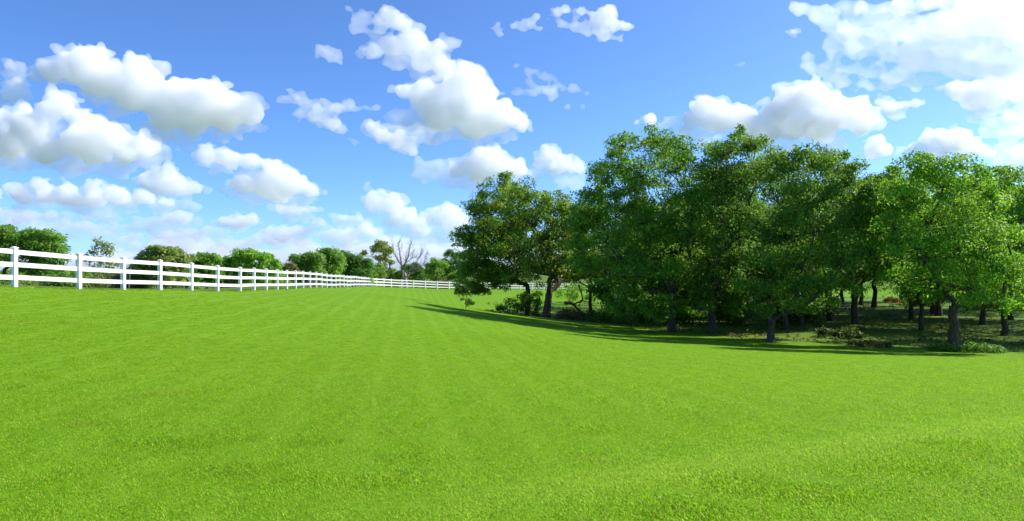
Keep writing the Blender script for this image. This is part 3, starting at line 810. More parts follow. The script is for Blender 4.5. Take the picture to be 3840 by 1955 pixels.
far('oak_tree', 'rounded dark green tree behind the two nearest fence posts', (110, 725), 72,
    q1([(285, 290, 45), (440, 295, 50), (560, 315, 50), (340, 370, 65), (450, 390, 65), (560, 400, 65), (620, 430, 50), (300, 470, 65), (400, 500, 65), (520, 500, 65),
        (625, 515, 36), (300, 600, 55), (420, 620, 65), (540, 600, 55), (640, 640, 40), (430, 700, 55), (560, 700, 55)]), GREEN, 52, trunk_r=0.2)
far('young_tree', 'thin wispy young tree behind the second fence bay', (268, 722), 42,
    q1([(975, 335, 26), (1010, 380, 30), (955, 410, 34), (1090, 400, 38), (1060, 450, 44), (950, 460, 30), (1125, 440, 26), (900, 540, 44), (1000, 560, 44), (1100, 560, 44),
        (1180, 560, 34), (1060, 640, 50), (960, 640, 44)]), SCRUB, 53, trunk_r=0.045, layers=1, per=9, clumps=8, size=0.17, crad=0.3, sats=0.0, fit=1.0)
far('bush', 'olive bush with a loose top behind the third and fourth fence bays', (415, 722), 55,
    q1([(1600, 470, 46), (1680, 455, 46), (1760, 485, 55), (1560, 520, 46), (1640, 550, 65), (1760, 570, 65), (1860, 540, 55), (1920, 510, 28), (1540, 620, 55), (1680, 660, 65),
        (1820, 660, 65), (1400, 650, 46), (1450, 700, 55), (1600, 740, 46), (1780, 740, 46)]), SCRUB, 54, stems=4, trunk_r=0.06, cat='bush', crown='foliage', trunk='stem', size=0.24, crad=0.42)
far('bush', 'small rounded bush behind the fifth fence bay', (520, 722), 62,
    q1([(2010, 520, 32), (2080, 515, 42), (2160, 540, 42), (2030, 600, 55), (2130, 620, 55), (1960, 680, 55), (2090, 700, 55), (2190, 700, 46)]), GREEN, 55, stems=3, trunk_r=0.06, cat='bush', crown='foliage', trunk='stem', size=0.26, crad=0.42)
far('bush', 'wide dome-shaped green bush behind the fence', (635, 722), 65,
    [(578, 662, 16), (608, 652, 16), (640, 650, 16), (670, 658, 14), (695, 670, 11), (588, 685, 20), (630, 680, 22), (670, 685, 18), (700, 695, 13), (610, 705, 16), (660, 708, 16)], BRIGHT, 56,
    stems=4, trunk_r=0.06, cat='bush', crown='foliage', trunk='stem', size=0.26, crad=0.42)
far('bush', 'brownish dry bush beside the dome-shaped one', (722, 715), 78, [(716, 676, 8), (732, 674, 8), (725, 688, 11), (704, 694, 11), (742, 690, 10)], [(0.17, 0.17, 0.045), (0.13, 0.16, 0.035)], 57,
    stems=4, trunk_r=0.05, cat='bush', crown='foliage', trunk='stem', per=30, crad=0.4)
far('bush', 'loose green bush with a pointed top left of the tallest far thicket', (762, 715), 82, [(746, 655, 10), (761, 663, 14), (778, 655, 9), (750, 680, 15), (775, 685, 15), (800, 660, 14), (786, 650, 10), (800, 690, 14)], OLIVE, 58,
    stems=4, trunk_r=0.06, cat='bush', crown='foliage', trunk='stem')
far('oak_tree', 'leafy green tree at the middle of the far thicket', (835, 715), 90, [(818, 638, 12), (833, 641, 14), (828, 658, 17), (850, 655, 15), (848, 673, 18), (828, 678, 15), (840, 695, 15), (815, 690, 12)], GREEN, 59)
far('oak_tree', 'darker green tree adjoining the far thicket on its right', (885, 715), 98, [(868, 643, 12), (888, 653, 14), (903, 658, 12), (878, 673, 17), (908, 673, 15), (926, 670, 12), (870, 690, 16), (905, 690, 15), (928, 690, 13)], DEEP, 60)
far('thin_tree', 'thin olive tree with visible limbs left of the dead tree', (968, 712), 122, [(953, 617, 9), (968, 619, 10), (941, 630, 9), (958, 634, 14), (976, 632, 9), (916, 640, 7), (953, 653, 12), (971, 653, 11), (961, 670, 14), (983, 663, 7), (973, 683, 12)], SCRUB, 61,
    trunk_r=0.22, per=24, clumps=7, size=0.34, crad=0.5)
far('bush', 'yellow-green low bush just above the far fence corner', (925, 708), 116, [(903, 692, 7), (922, 689, 9), (940, 693, 7)], LIME, 62, stems=3, trunk_r=0.05, cat='bush', crown='foliage', trunk='stem', size=0.3, crad=0.4)
far('bush', 'dark rounded bush behind the dead tree', (1040, 712), 135, [(1028, 675, 12), (1048, 677, 12), (1038, 690, 14), (1060, 692, 12)], DEEP, 63, stems=3, trunk_r=0.06, cat='bush', crown='foliage', trunk='stem')
far('oak_tree', 'round green tree to the right of the dead tree', (1098, 714), 130, [(1092, 660, 11), (1084, 675, 11), (1106, 668, 13), (1103, 687, 16), (1078, 692, 13)], GREEN, 64)
far('oak_tree', 'dark tree behind the left tip of the grove', (1150, 714), 142, [(1133, 645, 12), (1153, 643, 14), (1173, 648, 14), (1141, 663, 17), (1166, 668, 17), (1148, 683, 17), (1126, 675, 12), (1178, 683, 15), (1200, 665, 15)], DEEP, 65)
far('bush', 'small lime green bush behind the right-hand fence run', (1150, 712), 133, [(1138, 698, 8), (1150, 695, 8), (1162, 699, 7)], LIME, 66, stems=3, trunk_r=0.05, cat='bush', crown='foliage', trunk='stem', size=0.3, crad=0.4)
hedge = [(28, 84, 690, OLIVE, 'low hedge tree under the olive tree at the left edge'), (180, 88, 694, GREEN, 'low hedge tree between the rounded dark tree and the wispy young one'), (265, 92, 694, OLIVE, 'low hedge tree behind the wispy young tree'),
         (340, 90, 690, GREEN, 'low hedge tree right of the wispy young tree'), (690, 96, 668, GREEN, 'green hedge tree between the dome-shaped bush and the far thicket'), (735, 104, 672, OLIVE, 'olive hedge tree behind the brownish dry bush'), (790, 108, 660, SCRUB, 'pale hedge tree behind the pointed bush'),
         (860, 112, 662, GREEN, 'hedge tree behind the middle of the far thicket'), (930, 118, 668, OLIVE, 'olive hedge tree between the far thicket and the thin tree'), (1000, 140, 680, GREEN, 'low hedge tree behind the dead trunk'),
         (1065, 146, 676, OLIVE, 'low hedge tree between the dead tree and the round green one'), (1120, 150, 664, GREEN, 'hedge tree joining the round green tree and the dark one'), (500, 88, 672, SCRUB, 'pale hedge tree behind the small rounded bush'), (430, 84, 668, OLIVE, 'hedge tree behind the loose-topped olive bush')]
for k, (x, d, top, cols, lab) in enumerate(hedge):
    rg = random.Random(400 + k)
    lo = [(x + rg.uniform(-34, 34), rg.uniform(top + 10, 706), rg.uniform(11, 16)) for _ in range(11)]
    far('hedge_tree', lab, (x, 714), d, lo, cols, 410 + k, per=34, clumps=7, size=0.33, crad=0.6)
# low scrub that fills the ground behind the rails
scrub = [(30, 60, OLIVE, 'low scrub under the olive tree at the left edge'), (95, 56, SCRUB, 'low scrub at the foot of the rounded dark tree'),
         (165, 52, OLIVE, 'low scrub between the rounded dark tree and the wispy young tree'), (232, 58, SCRUB, 'low scrub left of the wispy young tree'),
         (310, 54, TAN, 'dry scrub right of the wispy young tree'), (360, 58, SCRUB, 'low scrub behind the third fence bay'), (480, 60, OLIVE, 'low scrub between the loose-topped bush and the small rounded one'),
         (560, 66, SCRUB, 'low scrub left of the dome-shaped bush'), (690, 72, GREEN, 'green scrub right of the dome-shaped bush'), (780, 84, OLIVE, 'olive scrub in front of the pointed bush'),
         (850, 92, SCRUB, 'scrub at the foot of the far thicket'), (910, 100, GREEN, 'green scrub left of the far fence corner'), (985, 122, SCRUB, 'scrub under the thin olive tree'),
         (1065, 124, OLIVE, 'scrub right of the dead tree'), (1110, 130, TAN, 'brownish scrub behind the right-hand fence run'), (1190, 138, SCRUB, 'scrub behind the sapling at the grove tip'),
         (1260, 142, GREEN, 'far bush seen beneath the left pecan boughs'), (1330, 148, SCRUB, 'far bush seen between the two left pecan trunks'), (1400, 154, OLIVE, 'far bush just right of the thick left pecan')]
for k, (x, d, cols, lab) in enumerate(scrub):
    w = 0.55 * FPX / K / d; rg = random.Random(90 + k)
    y0 = 690.7 + (EYE - gz((x * K - 1920) / FPX * d, d)) * FPX / K / d
    lo = [(x + rg.uniform(-2.6, 2.6) * w, y0 - rg.uniform(0.5, 2.0) * w, w * rg.uniform(0.75, 1.25)) for _ in range(7)]
    far('bush', lab, (x, y0), d, lo, cols, 70 + k, stems=4, trunk_r=0.03, cat='bush', crown='foliage', trunk='stem', per=24, clumps=7, size=0.2, crad=0.34)
# backing of trees far beyond, seen through the grove
for k, (x, d, top, lab) in enumerate([(1300, 190, 668, 'distant tree low on the skyline left behind the grove'), (1480, 180, 655, 'distant tree seen through the gap right of the thick left pecan'), (1700, 170, 640, 'distant tree behind the tallest pecan'),
                                      (1950, 165, 640, 'distant tree behind the forked pecan'), (2350, 170, 640, 'distant tree behind the broad bright pecan'), (2520, 175, 640, 'distant tree by the right edge beyond the grove')]):
    lo = []
    rg = random.Random(200 + k)
    for _ in range(12):
        lo.append((x + rg.uniform(-75, 75), rg.uniform(top + 10, 705), rg.uniform(14, 20)))
    far('oak_tree', lab, (x, 715), d, lo, GREEN if k % 2 else DEEP, 210 + k, size=0.5, crad=0.9, per=30, clumps=8)

def dead_tree():
    rng = np.random.default_rng(23)
    d = 123.0
    u = d / FPX / 2.683
    def P(a, b, e=0.0): return np.array(px(900 + a / 2.683, 780 + b / 2.683, d + e))
    b = P(1635, 720); B = np.array([b[0], b[1], gz(b[0], b[1]) - 0.05])
    root = empty('dead_tree', B)
    tag(root, 'bare leafless grey tree beyond the far fence corner', 'tree', BG)
    T = Tubes(6); S = Tubes(4)
    def limb(pts, r0, r1, tw=5):
        Q = np.array([P(*p) for p in pts])
        T.add(Q - B, np.linspace(r0, r1, len(Q)))
        for i in range(len(Q) - 1):
            for _ in range(tw):
                t = rng.random(); s = Q[i] * (1 - t) + Q[i + 1] * t
                dr = Q[i + 1] - Q[i]; dr = dr / np.linalg.norm(dr) + rng.normal(size=3) * 0.55 + np.array([0, 0, 0.25])
                L = rng.uniform(0.7, 2.0)
                e = s + dr * L * 0.6
                S.add(wander(rng, s, e, 1, 0.08) - B, (0.035, 0.026, 0.014), 4)
                for _ in range(2):
                    S.add(wander(rng, (s + e) / 2, e + rng.normal(size=3) * 0.45 + np.array([0, 0, 0.25]), 1, 0.08) - B, (0.022, 0.017, 0.01), 3)
    T.add(np.array([B - np.array([0, 0, .1]), P(1632, 680), P(1630, 620)]) - B, (0.32, 0.27, 0.22))
    limb([(1630, 620), (1625, 560, 1), (1610, 480, 1.5), (1600, 400, 2), (1590, 345, 2)], 0.2, 0.03)
    limb([(1630, 620), (1660, 560, -1), (1690, 500, -1.5), (1705, 430, -2), (1700, 385, -2)], 0.18, 0.03)
    limb([(1625, 580, 0), (1580, 520, 0.5), (1550, 450, 1), (1535, 390, 1)], 0.12, 0.025)
    limb([(1640, 690, 0), (1700, 640, 1), (1760, 570, 1.5), (1800, 500, 2), (1830, 450, 2)], 0.15, 0.03)
    limb([(1700, 640, 1), (1790, 620, 0), (1850, 560, -1), (1880, 470, -1)], 0.10, 0.025)
    limb([(1660, 560, -1), (1730, 510, 0), (1745, 440, 1)], 0.09, 0.025)
    link('trunk', T.mesh('trunk', DEADWOOD), root)
    link('twigs', S.mesh('twigs', DEADWOOD), root)
    # pale split stump beside it
    pb = P(1670, 720, -3); g = gz(pb[0], pb[1]); SB = np.array([pb[0], pb[1], g])
    T2 = Tubes(8)
    T2.add(np.array([SB - np.array([0, 0, .1]), P(1665, 690, -3), P(1655, 650, -3)]) - SB, (0.34, 0.26, 0.16))
    T2.add(np.array([P(1668, 700, -3), P(1690, 685, -3), P(1702, 665, -3)]) - SB, (0.2, 0.16, 0.08))
    o = link('stump', T2.mesh('stump', bark_material('pale_wood', (0.32, 0.25, 0.2), (0.6, 0.5, 0.42))), loc=SB)
    tag(o, 'pale split stump at the foot of the bare dead tree', 'stump')
dead_tree()

def arching_branch():
    T = Tubes(5)
    d = 50.0
    def P(a, b): return np.array(px(a / 2.683, 780 + b / 2.683, d))
    b = P(1290, 790); B = np.array([b[0], b[1], gz(b[0], b[1]) - 0.05])
    Q = np.array([B, P(1310, 600), P(1340, 540), P(1385, 490), P(1440, 455), P(1500, 435), P(1545, 432)])
    T.add(Q - B, np.linspace(0.05, 0.012, len(Q)))
    T.add(np.array([P(1310, 600), P(1370, 550), P(1440, 505), P(1500, 490)]) - B, np.linspace(0.03, 0.01, 4))
    o = link('bare_shoot', T.mesh('bare_shoot', DEADWOOD), loc=B)
    tag(o, 'bare grey shoot arching over the fence left of the olive bush', 'branch')
arching_branch()

# ---------------------------------------------------------------- clouds
def cloud_mat(density, g=0.25):
    m, nt, out = new_mat('cloud_air')
    v = nt.nodes.new('ShaderNodeVolumeScatter')
    v.inputs['Color'].default_value = (0.992, 0.990, 0.982, 1)
    v.inputs['Density'].default_value = density
    v.inputs['Anisotropy'].default_value = g
    nt.links.new(v.outputs[0], out.inputs['Volume'])
    return m

def _ico():
    import bmesh
    bm = bmesh.new()
    bmesh.ops.create_icosphere(bm, subdivisions=2, radius=1.0)
    v = np.array([x.co[:] for x in bm.verts]); f = np.array([[a.index for a in p.verts] for p in bm.faces])
    bm.free()
    return v, f
ICO_V, ICO_F = _ico()

def vapour(name, lobes, depth, org, unit, mfp, rough, flat, rng, vox, knobs, base=None, stretch=1.0, g=0.25):
    """one lumpy solid of scattering air round the given lobes (x, y, r)"""
    vs, fs, n = [], [], 0
    def ball(c, r):
        nonlocal n
        vs.append(ICO_V * np.array(r) + np.array(c)); fs.append(ICO_F + n); n += len(ICO_V)
    for (x, y, r) in lobes:
        c = np.array(px(x * K, y * K, depth)); R = r * unit
        c[1] += rng.uniform(-0.6, 0.6) * R
        ball(c, (R * stretch, R * 1.1, R * flat))
        for k in range(knobs):
            d = rng.normal(size=3); d /= np.linalg.norm(d)
            if rng.random() < 0.8: d[2] = abs(d[2])
            if rng.random() < 0.6: d[1] = -abs(d[1])
            q = rng.uniform(0.28, 0.5) * R
            p = c + d * np.array((stretch, 1.1, flat)) * R * rng.uniform(0.75, 1.0)
            ball(p, (q * stretch, q, q * 0.9 * flat / 0.8))
            for k2 in range(2):
                d2 = rng.normal(size=3); d2 /= np.linalg.norm(d2); d2[2] = abs(d2[2]); d2 = 0.6 * d2 + 0.5 * d
                q2 = q * rng.uniform(0.3, 0.55)
                ball(p + d2 * q, (q2, q2, q2 * 0.9))
    me = bpy.data.meshes.new(name)
    me.from_pydata((np.concatenate(vs) - org).tolist(), [], np.concatenate(fs).tolist())
    o = bpy.data.objects.new(name, me)
    C.objects.link(o)
    def remesh(s):
        md = o.modifiers.new('r', 'REMESH'); md.mode = 'VOXEL'; md.voxel_size = s * unit
    remesh(vox * 1.4)
    for i, (sz, st, bas) in enumerate(((60, 30.0, 'IMPROVED_PERLIN'), (26, 20.0, 'VORONOI_F1'), (12, 12.0, 'VORONOI_F1'), (6.0, 7.0, 'IMPROVED_PERLIN'))):
        if i == 2: remesh(vox)
        t = bpy.data.textures.new('t', 'CLOUDS'); t.noise_scale = sz * unit; t.noise_depth = 1; t.noise_basis = bas
        d = o.modifiers.new('d', 'DISPLACE'); d.texture = t; d.mid_level = 0.5
        d.strength = st * unit * rough * (-1 if bas == 'VORONOI_F1' else 1)
        d.texture_coords = 'LOCAL'
    remesh(vox)
    dg = bpy.context.evaluated_depsgraph_get()
    new = bpy.data.meshes.new_from_object(o.evaluated_get(dg))
    o.modifiers.clear()
    o.data = new
    o.location = org
    bpy.data.meshes.remove(me)
    if base is not None:
        zb = EYE - (base * K - HORIZON) / FPX * depth - org[2]
        co = np.empty(len(new.vertices) * 3, dtype=np.float32); new.vertices.foreach_get('co', co); co = co.reshape(-1, 3)
        low = co[:, 2] < zb; co[low, 2] = zb + (co[low, 2] - zb) * 0.35
        new.vertices.foreach_set('co', co.ravel())
    new.materials.clear()
    new.materials.append(cloud_mat(1.0 / (mfp * unit), g))
    return o

_cs = [0]
def cloud(label, depth, lobes, mfp=22.0, rough=1.0, flat=0.8, vox=4.3, knobs=6, wisps=None, base=None, wmfp=55.0, stretch=1.0, g=0.25):
    _cs[0] += 1
    rng = np.random.default_rng(500 + _cs[0])
    unit = depth / FPX * K
    allp = lobes + (wisps or [])
    org = np.array(px(np.mean([l[0] for l in allp]) * K, np.mean([l[1] for l in allp]) * K, depth))
    o = vapour('cloud', [(x, y, r * 0.95) for x, y, r in lobes], depth, org, unit, mfp * 1.22, rough, flat, rng, vox * 1.08, knobs, base, stretch, g)
    tag(o, label, 'cloud', 'clouds')
    # torn thin air round the body: a swarm of small shreds
    sw = []
    for (x, y, r) in lobes:
        c0 = rng.uniform(0, 6.283, 3)
        for k in range(int(8 + r * 0.35)):
            an = c0[k % 3] + rng.normal() * 0.55 if k % 2 else rng.uniform(0, 6.283)
            q = r * rng.uniform(0.72, 1.22)
            sw.append((x + math.cos(an) * q * 1.08, y - math.sin(an) * q * flat, rng.uniform(0.10, 0.30) * r + 1.5))
    for (x, y, r) in (wisps or []):
        for k in range(int(10 + r * 0.8)):
            sw.append((x + rng.normal() * 0.62 * r, y + rng.normal() * 0.40 * r, rng.uniform(0.14, 0.42) * r + 1.2))
    w = vapour('wisp', sw, depth, org, unit, wmfp * 0.68, 0.6, 0.62, rng, vox * 0.95, 0, None, 1.5, g)
    w.parent = o; w.location = (0, 0, 0)
    return o

cloud('long white cloud at upper left, sloping down to the right', 4200,
      [(175, 158, 52), (235, 172, 55), (300, 198, 55), (365, 196, 50), (330, 245, 50), (440, 250, 58), (500, 270, 66), (570, 268, 58), (622, 282, 42), (560, 300, 40), (480, 312, 40), (128, 178, 32), (410, 290, 45), (362, 160, 22), (260, 215, 45)],
      wisps=[(105, 185, 26), (250, 235, 30), (640, 320, 20), (290, 280, 26), (410, 330, 36), (470, 350, 26), (560, 335, 26)], base=340)
cloud('big white cloud at the left edge below the long one', 5200,
      [(155, 270, 42), (60, 300, 42), (5, 315, 45), (215, 310, 40), (100, 335, 52), (200, 352, 50), (290, 350, 45), (355, 362, 38), (20, 365, 48), (120, 385, 42), (245, 388, 42), (325, 392, 32), (-40, 350, 50)],
      wisps=[(400, 385, 26), (425, 390, 16), (60, 405, 36), (180, 415, 36), (300, 418, 34), (370, 410, 28), (-10, 405, 36)], base=415)
cloud('small torn cloud at the left edge beside the long one', 4000, [(25, 165, 18), (38, 205, 16), (18, 245, 14)], mfp=40, wisps=[(30, 180, 24), (45, 215, 22), (15, 255, 20), (60, 190, 14), (50, 240, 16)], vox=3.3)
cloud('low flat cloud band at the left, above the far trees', 7600, [(40, 474, 24), (105, 470, 24), (175, 484, 30), (235, 475, 26), (300, 494, 26), (370, 500, 26), (425, 510, 20), (60, 496, 28), (240, 502, 30), (-20, 485, 30), (130, 500, 28), (310, 512, 26), (190, 508, 26)],
      wisps=[(120, 510, 22), (330, 515, 22), (400, 522, 22), (450, 518, 20), (200, 518, 26), (60, 515, 26), (270, 525, 26), (480, 522, 18)], base=515, vox=3.2)
cloud('rounded pale cloud right of the low flat band', 7000, [(412, 440, 30), (372, 455, 28), (445, 462, 30), (492, 478, 22), (405, 472, 28), (455, 480, 22)], wisps=[(350, 460, 18), (520, 486, 14), (460, 484, 20), (400, 485, 18)], base=485, vox=3.3, mfp=26)
cloud('lumpy cloud at left of the middle with a grey base', 6400, [(520, 388, 30), (575, 405, 32), (635, 408, 30), (685, 425, 28), (610, 465, 30), (675, 472, 36), (735, 468, 40), (780, 480, 26), (560, 478, 18), (700, 500, 26)],
      wisps=[(495, 395, 16), (730, 440, 22), (650, 440, 24), (550, 420, 22), (590, 490, 20), (640, 500, 22), (740, 510, 24), (800, 500, 16)], base=505)
cloud('small flat cloud right below the lumpy one', 8200, [(705, 527, 16), (745, 526, 20), (785, 528, 16)], mfp=30, wisps=[(730, 540, 18), (770, 540, 18), (808, 528, 12), (690, 520, 14)], vox=3.3)
cloud('small round cloud low above the far bushes', 9000, [(600, 552, 22), (565, 558, 18), (635, 556, 18), (600, 565, 16)], wisps=[(545, 560, 12), (655, 562, 12), (600, 575, 14)], base=572, vox=3.3)
cloud('pale low cloud left of the small round one', 9000, [(440, 545, 20), (405, 552, 18), (475, 550, 16)], mfp=28, wisps=[(380, 558, 20), (430, 564, 22), (490, 558, 16), (340, 568, 22), (390, 576, 22), (300, 575, 20), (450, 580, 22)], vox=3.3)
cloud('faint torn cloud between the long cloud and the great middle cloud', 4600, [(742, 242, 16), (800, 268, 16), (850, 272, 18), (790, 295, 16), (835, 312, 16)], mfp=45, rough=1.2,
      wisps=[(740, 248, 22), (780, 262, 20), (830, 270, 24), (880, 268, 18), (765, 290, 22), (815, 302, 24), (850, 322, 16), (905, 272, 12), (945, 270, 12)], vox=3.3)
cloud('tiny veil of cloud at the top left of the great middle cloud', 4000, [(825, 130, 10)], mfp=60, wisps=[(815, 122, 18), (832, 138, 18), (845, 130, 12)], vox=3.3)
cloud('great white cloud at the middle with billowing right side', 4600,
      [(1180, 198, 42), (1218, 228, 36), (1130, 238, 52), (1060, 230, 36), (1010, 226, 20), (1100, 290, 52), (1180, 285, 56), (1250, 305, 46), (1300, 300, 28), (1312, 328, 20), (1200, 320, 40), (1070, 262, 34)],
      wisps=[(985, 225, 16), (1050, 300, 32), (1110, 340, 34), (1200, 350, 30), (1000, 300, 26), (1280, 345, 20)], base=345)
cloud('cloud streamer rising up and left from the great middle cloud', 4400,
      [(985, 42, 32), (1010, 62, 26), (955, 70, 24), (935, 128, 28), (985, 118, 30), (1045, 118, 36), (1090, 135, 36), (1115, 165, 34), (1060, 160, 28)], mfp=34, rough=1.15,
      wisps=[(910, 40, 22), (905, 70, 20), (930, 30, 14), (1030, 80, 26), (905, 135, 18), (1000, 150, 28), (1130, 110, 24), (1100, 190, 26), (1050, 190, 22), (1020, 100, 28)])
cloud('slanting cloud bank at lower left of the great middle cloud', 5200, [(940, 322, 24), (965, 340, 24), (1000, 350, 24), (1030, 368, 22), (1045, 385, 12)], mfp=28, wisps=[(920, 315, 16), (1010, 330, 24), (1050, 345, 22), (890, 358, 16), (1060, 330, 24)], vox=3.2)
cloud('white domed cloud under the great middle cloud', 5800, [(1225, 392, 34), (1190, 412, 34), (1270, 425, 36), (1305, 432, 22), (1150, 425, 26), (1215, 440, 36), (1310, 412, 14)], wisps=[(1100, 420, 26), (1080, 445, 26), (1130, 450, 28), (1060, 410, 16), (1060, 440, 14), (1180, 460, 28), (1290, 455, 24)], base=452)
cloud('small white domed cloud above the left pecans', 5600, [(1380, 390, 28), (1412, 408, 30), (1448, 424, 20), (1358, 412, 20), (1400, 428, 22)], wisps=[(1460, 440, 12), (1420, 455, 18), (1450, 465, 16), (1340, 440, 16)], base=436, vox=3.3)
cloud('faint puff at the top, left of the ring-shaped cloud', 4000, [(1328, 60, 12)], mfp=55, wisps=[(1310, 62, 18), (1335, 58, 20), (1350, 72, 14), (1250, 70, 12), (1252, 88, 10)], vox=3.3)
cloud('ring-shaped white cloud at the top middle', 3800, [(1398, 32, 17), (1425, 22, 13), (1460, 28, 15), (1490, 42, 18), (1522, 46, 26), (1545, 72, 22), (1576, 74, 16), (1505, 76, 18), (1520, 92, 14)], mfp=26, rough=1.0,
      wisps=[(1395, 45, 16), (1420, 62, 14), (1450, 72, 14), (1475, 70, 16), (1550, 95, 14), (1450, 40, 12)], vox=3.3)
cloud('thin streaked cloud right of the great middle cloud', 4800, [(1330, 230, 10), (1380, 232, 12), (1420, 226, 10)], mfp=60, rough=0.8, flat=0.5, stretch=1.6,
      wisps=[(1300, 235, 16), (1345, 228, 18), (1390, 228, 20), (1440, 225, 16), (1475, 236, 9), (1330, 180, 12), (1360, 190, 14), (1390, 200, 12), (1330, 205, 10), (1430, 268, 9), (1460, 268, 9), (1490, 264, 7), (1300, 165, 9)], wmfp=80, vox=3.3)
cloud('upright cloud low over the middle, left of the pecans', 7200, [(945, 496, 26), (985, 510, 32), (1025, 540, 30), (950, 520, 26), (1000, 545, 28), (1060, 570, 22), (1105, 548, 26), (1140, 538, 28), (1130, 570, 28), (1165, 560, 26)],
      wisps=[(1040, 580, 26), (1090, 585, 26), (1150, 595, 26), (980, 565, 24), (1060, 605, 22), (1110, 610, 22), (920, 470, 12)], vox=3.2, mfp=26)
cloud('lumpy low cloud left of the dead tree', 8600, [(845, 585, 22), (880, 582, 18), (915, 578, 22), (945, 592, 20), (875, 600, 24), (970, 605, 14), (820, 595, 14)], mfp=28,
      wisps=[(795, 592, 14), (850, 612, 20), (910, 612, 20), (960, 618, 16), (780, 580, 10)], vox=3.3)
cloud('hazy low clouds at the far left skyline', 11000, [(60, 560, 26), (150, 562, 24), (220, 572, 24), (20, 550, 24), (110, 585, 26), (260, 595, 24)], mfp=60, rough=0.8, flat=0.6, stretch=1.4, wisps=[(100, 575, 24), (190, 585, 24), (260, 580, 18), (30, 580, 22), (80, 596, 24)], vox=3.2, wmfp=75)
cloud('hazy cloud bank low over the dome-shaped bush', 11500, [(320, 602, 24), (400, 606, 24), (500, 604, 24), (580, 610, 24), (660, 604, 24), (710, 606, 24), (780, 615, 22), (450, 625, 26), (620, 625, 26), (860, 628, 20)], mfp=65, rough=0.8, flat=0.6, stretch=1.6,
      wisps=[(350, 620, 24), (450, 618, 24), (540, 622, 24), (620, 622, 24), (700, 625, 24), (780, 632, 22), (860, 635, 22), (940, 630, 20), (280, 615, 20)], vox=3.4, wmfp=80)
cloud('layered pale cloud low between the small round cloud and the lumpy low one', 10000, [(690, 580, 18), (735, 574, 20), (770, 584, 18), (710, 594, 20), (800, 560, 14)], mfp=34, flat=0.65, stretch=1.4, wisps=[(660, 588, 18), (750, 600, 22), (820, 572, 16), (690, 604, 20)], vox=3.3)
cloud('layered pale cloud low at the far left under the flat band', 9600, [(20, 535, 20), (75, 540, 20), (130, 545, 18), (-30, 530, 20)], mfp=34, flat=0.6, stretch=1.5, wisps=[(50, 552, 20), (170, 548, 18), (230, 548, 18), (285, 552, 16)], vox=3.3)
cloud('thin layered cloud low under the pale low one', 10400, [(480, 585, 16), (525, 580, 16), (430, 592, 18), (380, 596, 16)], mfp=38, flat=0.6, stretch=1.5, wisps=[(340, 592, 18), (500, 596, 20), (560, 590, 16), (450, 602, 18)], vox=3.3)
cloud('thin pale cloud left of the upright low cloud', 8200, [(870, 545, 14), (905, 552, 14)], mfp=46, flat=0.6, stretch=1.5, wisps=[(850, 548, 16), (890, 555, 18), (925, 560, 14), (835, 540, 10)], vox=3.3)
cloud('great domed cloud over the tallest pecans', 4600,
      [(1640, 298, 20), (1602, 306, 11), (1775, 266, 32), (1735, 300, 28), (1810, 278, 34), (1800, 315, 36), (1860, 300, 38), (1880, 330, 36), (1935, 285, 36), (1985, 250, 42), (2035, 240, 44), (2085, 262, 46), (2130, 285, 44), (2000, 315, 50), (2075, 325, 44), (1930, 335, 36), (2165, 310, 34), (1720, 340, 24)],
      wisps=[(1680, 305, 20), (1660, 320, 16), (2200, 315, 24), (2190, 280, 22), (1580, 305, 10), (2100, 365, 24), (1980, 372, 24), (1760, 350, 26)], base=368)
cloud('flat cloud tail right of the great domed cloud', 4800, [(2230, 272, 18), (2265, 265, 18), (2295, 264, 14), (2215, 255, 14)], mfp=34, flat=0.65, stretch=1.3, wisps=[(2205, 285, 20), (2250, 282, 18), (2312, 262, 9), (2230, 250, 16)], vox=3.3)
cloud('domed white cloud over the right end of the grove', 5600, [(2198, 362, 24), (2235, 378, 22), (2300, 372, 22), (2345, 348, 30), (2395, 352, 34), (2440, 372, 30), (2475, 392, 20), (2360, 385, 30), (2200, 385, 20)],
      wisps=[(2260, 385, 16), (2495, 405, 14), (2410, 405, 24), (2330, 405, 18)], base=402)
cloud('puffy cloud near the right edge under the great veil', 4400, [(2430, 228, 36), (2480, 225, 36), (2500, 250, 28), (2395, 218, 22), (2450, 255, 24)], mfp=30, wisps=[(2380, 225, 18), (2540, 240, 24), (2520, 275, 22), (2470, 280, 20)])
cloud('great bright veil of cloud filling the upper right corner', 3600,
      [(2120, 90, 30), (2180, 100, 36), (2240, 85, 40), (2300, 70, 44), (2370, 60, 48), (2440, 50, 54), (2510, 50, 56), (2570, 70, 56), (2330, 110, 38), (2400, 110, 44), (2470, 115, 48), (2540, 130, 48), (2080, 165, 22), (2140, 170, 26), (2200, 185, 28),
       (2260, 190, 28), (2130, 20, 26), (2200, 15, 28), (2290, 10, 34), (2380, -10, 44), (2470, -10, 50), (2560, 0, 50), (2620, 60, 60), (2600, 150, 50), (2240, 140, 30), (2170, 130, 28), (2300, 160, 34), (2380, 160, 36), (2460, 170, 36), (2540, 190, 36), (2100, 130, 22), (2150, 60, 30), (2220, 45, 32), (2590, 220, 40), (2320, 205, 24)], mfp=92, rough=1.1, flat=0.6, stretch=1.7, g=0.6, vox=5.0, knobs=4,
      wisps=[(2030, 165, 18), (2050, 175, 22), (2100, 190, 20), (2090, 110, 24), (2080, 60, 24), (2060, 30, 26), (2010, 20, 20), (2000, 80, 14), (2120, 215, 18), (2180, 215, 20), (2240, 215, 20), (2290, 205, 22), (2330, 160, 30), (2390, 165, 30), (2440, 175, 30), (2500, 180, 34), (2560, 200, 34), (2300, 140, 24), (2040, 140, 14)], wmfp=60)
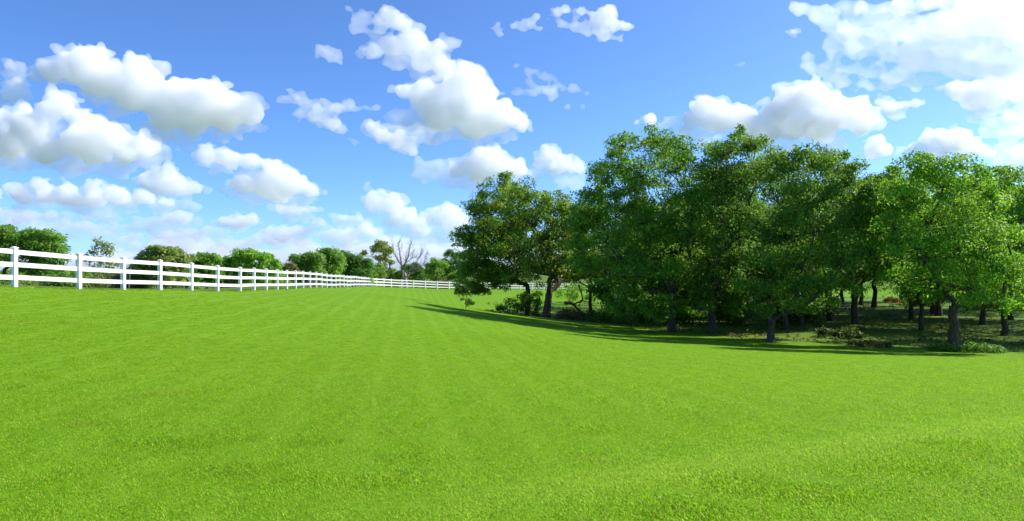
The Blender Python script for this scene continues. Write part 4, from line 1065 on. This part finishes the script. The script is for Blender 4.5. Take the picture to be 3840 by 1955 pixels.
cloud('streaky thin cloud down the right edge', 4400, [(2560, 290, 26), (2530, 330, 22), (2570, 380, 26), (2490, 310, 16), (2570, 330, 28)], mfp=90, rough=0.9, flat=0.5, stretch=1.7, g=0.6,
      wisps=[(2450, 300, 18), (2500, 305, 22), (2550, 310, 26), (2400, 320, 16), (2480, 335, 18), (2540, 350, 26), (2570, 390, 28), (2520, 385, 22), (2540, 425, 22), (2330, 335, 9), (2580, 260, 24), (2520, 415, 18)], wmfp=75)
cloud('thin cloud shred high left of the upper right veil', 3600, [(2000, 80, 8)], mfp=70, rough=0.8, flat=0.5, stretch=1.7, wisps=[(1995, 82, 10), (1870, 160, 9), (1850, 162, 8)], wmfp=85, vox=2.6)

# the pale bank of haze cloud that lies along the far horizon
def horizon_bank():
    rng = np.random.default_rng(77)
    depth = 15000.0; unit = depth / FPX * K
    lobes = [(x, 668 - rng.uniform(0, 34), rng.uniform(34, 58)) for x in np.arange(-1100, 3800, 62)]
    org = np.array(px(1287 * K, 660 * K, depth))
    o = vapour('cloud', lobes, depth, org, unit, 70.0, 0.8, 0.75, rng, 9.0, 2, None, 1.7)
    tag(o, 'pale hazy cloud bank lying along the whole horizon', 'cloud', 'clouds')
horizon_bank()

# a bird far off against the clouds
def bird():
    d = 110.0
    p = px(1115, 727, d)
    k = 0.30
    V = np.array([(0, -0.5, 0), (0.09, -0.1, 0.05), (-0.09, -0.1, 0.05), (0, 0.55, 0), (0, 0, 0.12), (0, 0, -0.1),
                  (0.75, 0.0, 0.55), (0.5, -0.28, 0.34), (1.2, -0.28, 0.95), (-0.6, 0.0, 0.45), (-0.42, -0.28, 0.28), (-1.0, -0.25, 0.85), (0.14, 0.8, 0), (-0.14, 0.8, 0),
                  (0.09, 0.15, 0.06), (-0.09, 0.15, 0.06), (0, -0.62, -0.02)]) * k
    F = [(0, 1, 4), (0, 4, 2), (0, 5, 1), (0, 2, 5), (3, 4, 1), (3, 2, 4), (3, 1, 5), (3, 5, 2), (1, 7, 6), (1, 6, 14), (7, 8, 6), (2, 9, 10), (2, 15, 9), (10, 9, 11), (3, 12, 13), (16, 0, 1), (16, 2, 0)]
    o = link('bird', mesh_np('bird', V, np.array(F), bark_material('dark_feathers', (0.012, 0.011, 0.010), (0.03, 0.028, 0.026))), loc=p)
    o.rotation_euler = (0.3, 0.9, 0.7)
    tag(o, 'small dark bird gliding in front of the lumpy cloud', 'bird')
bird()
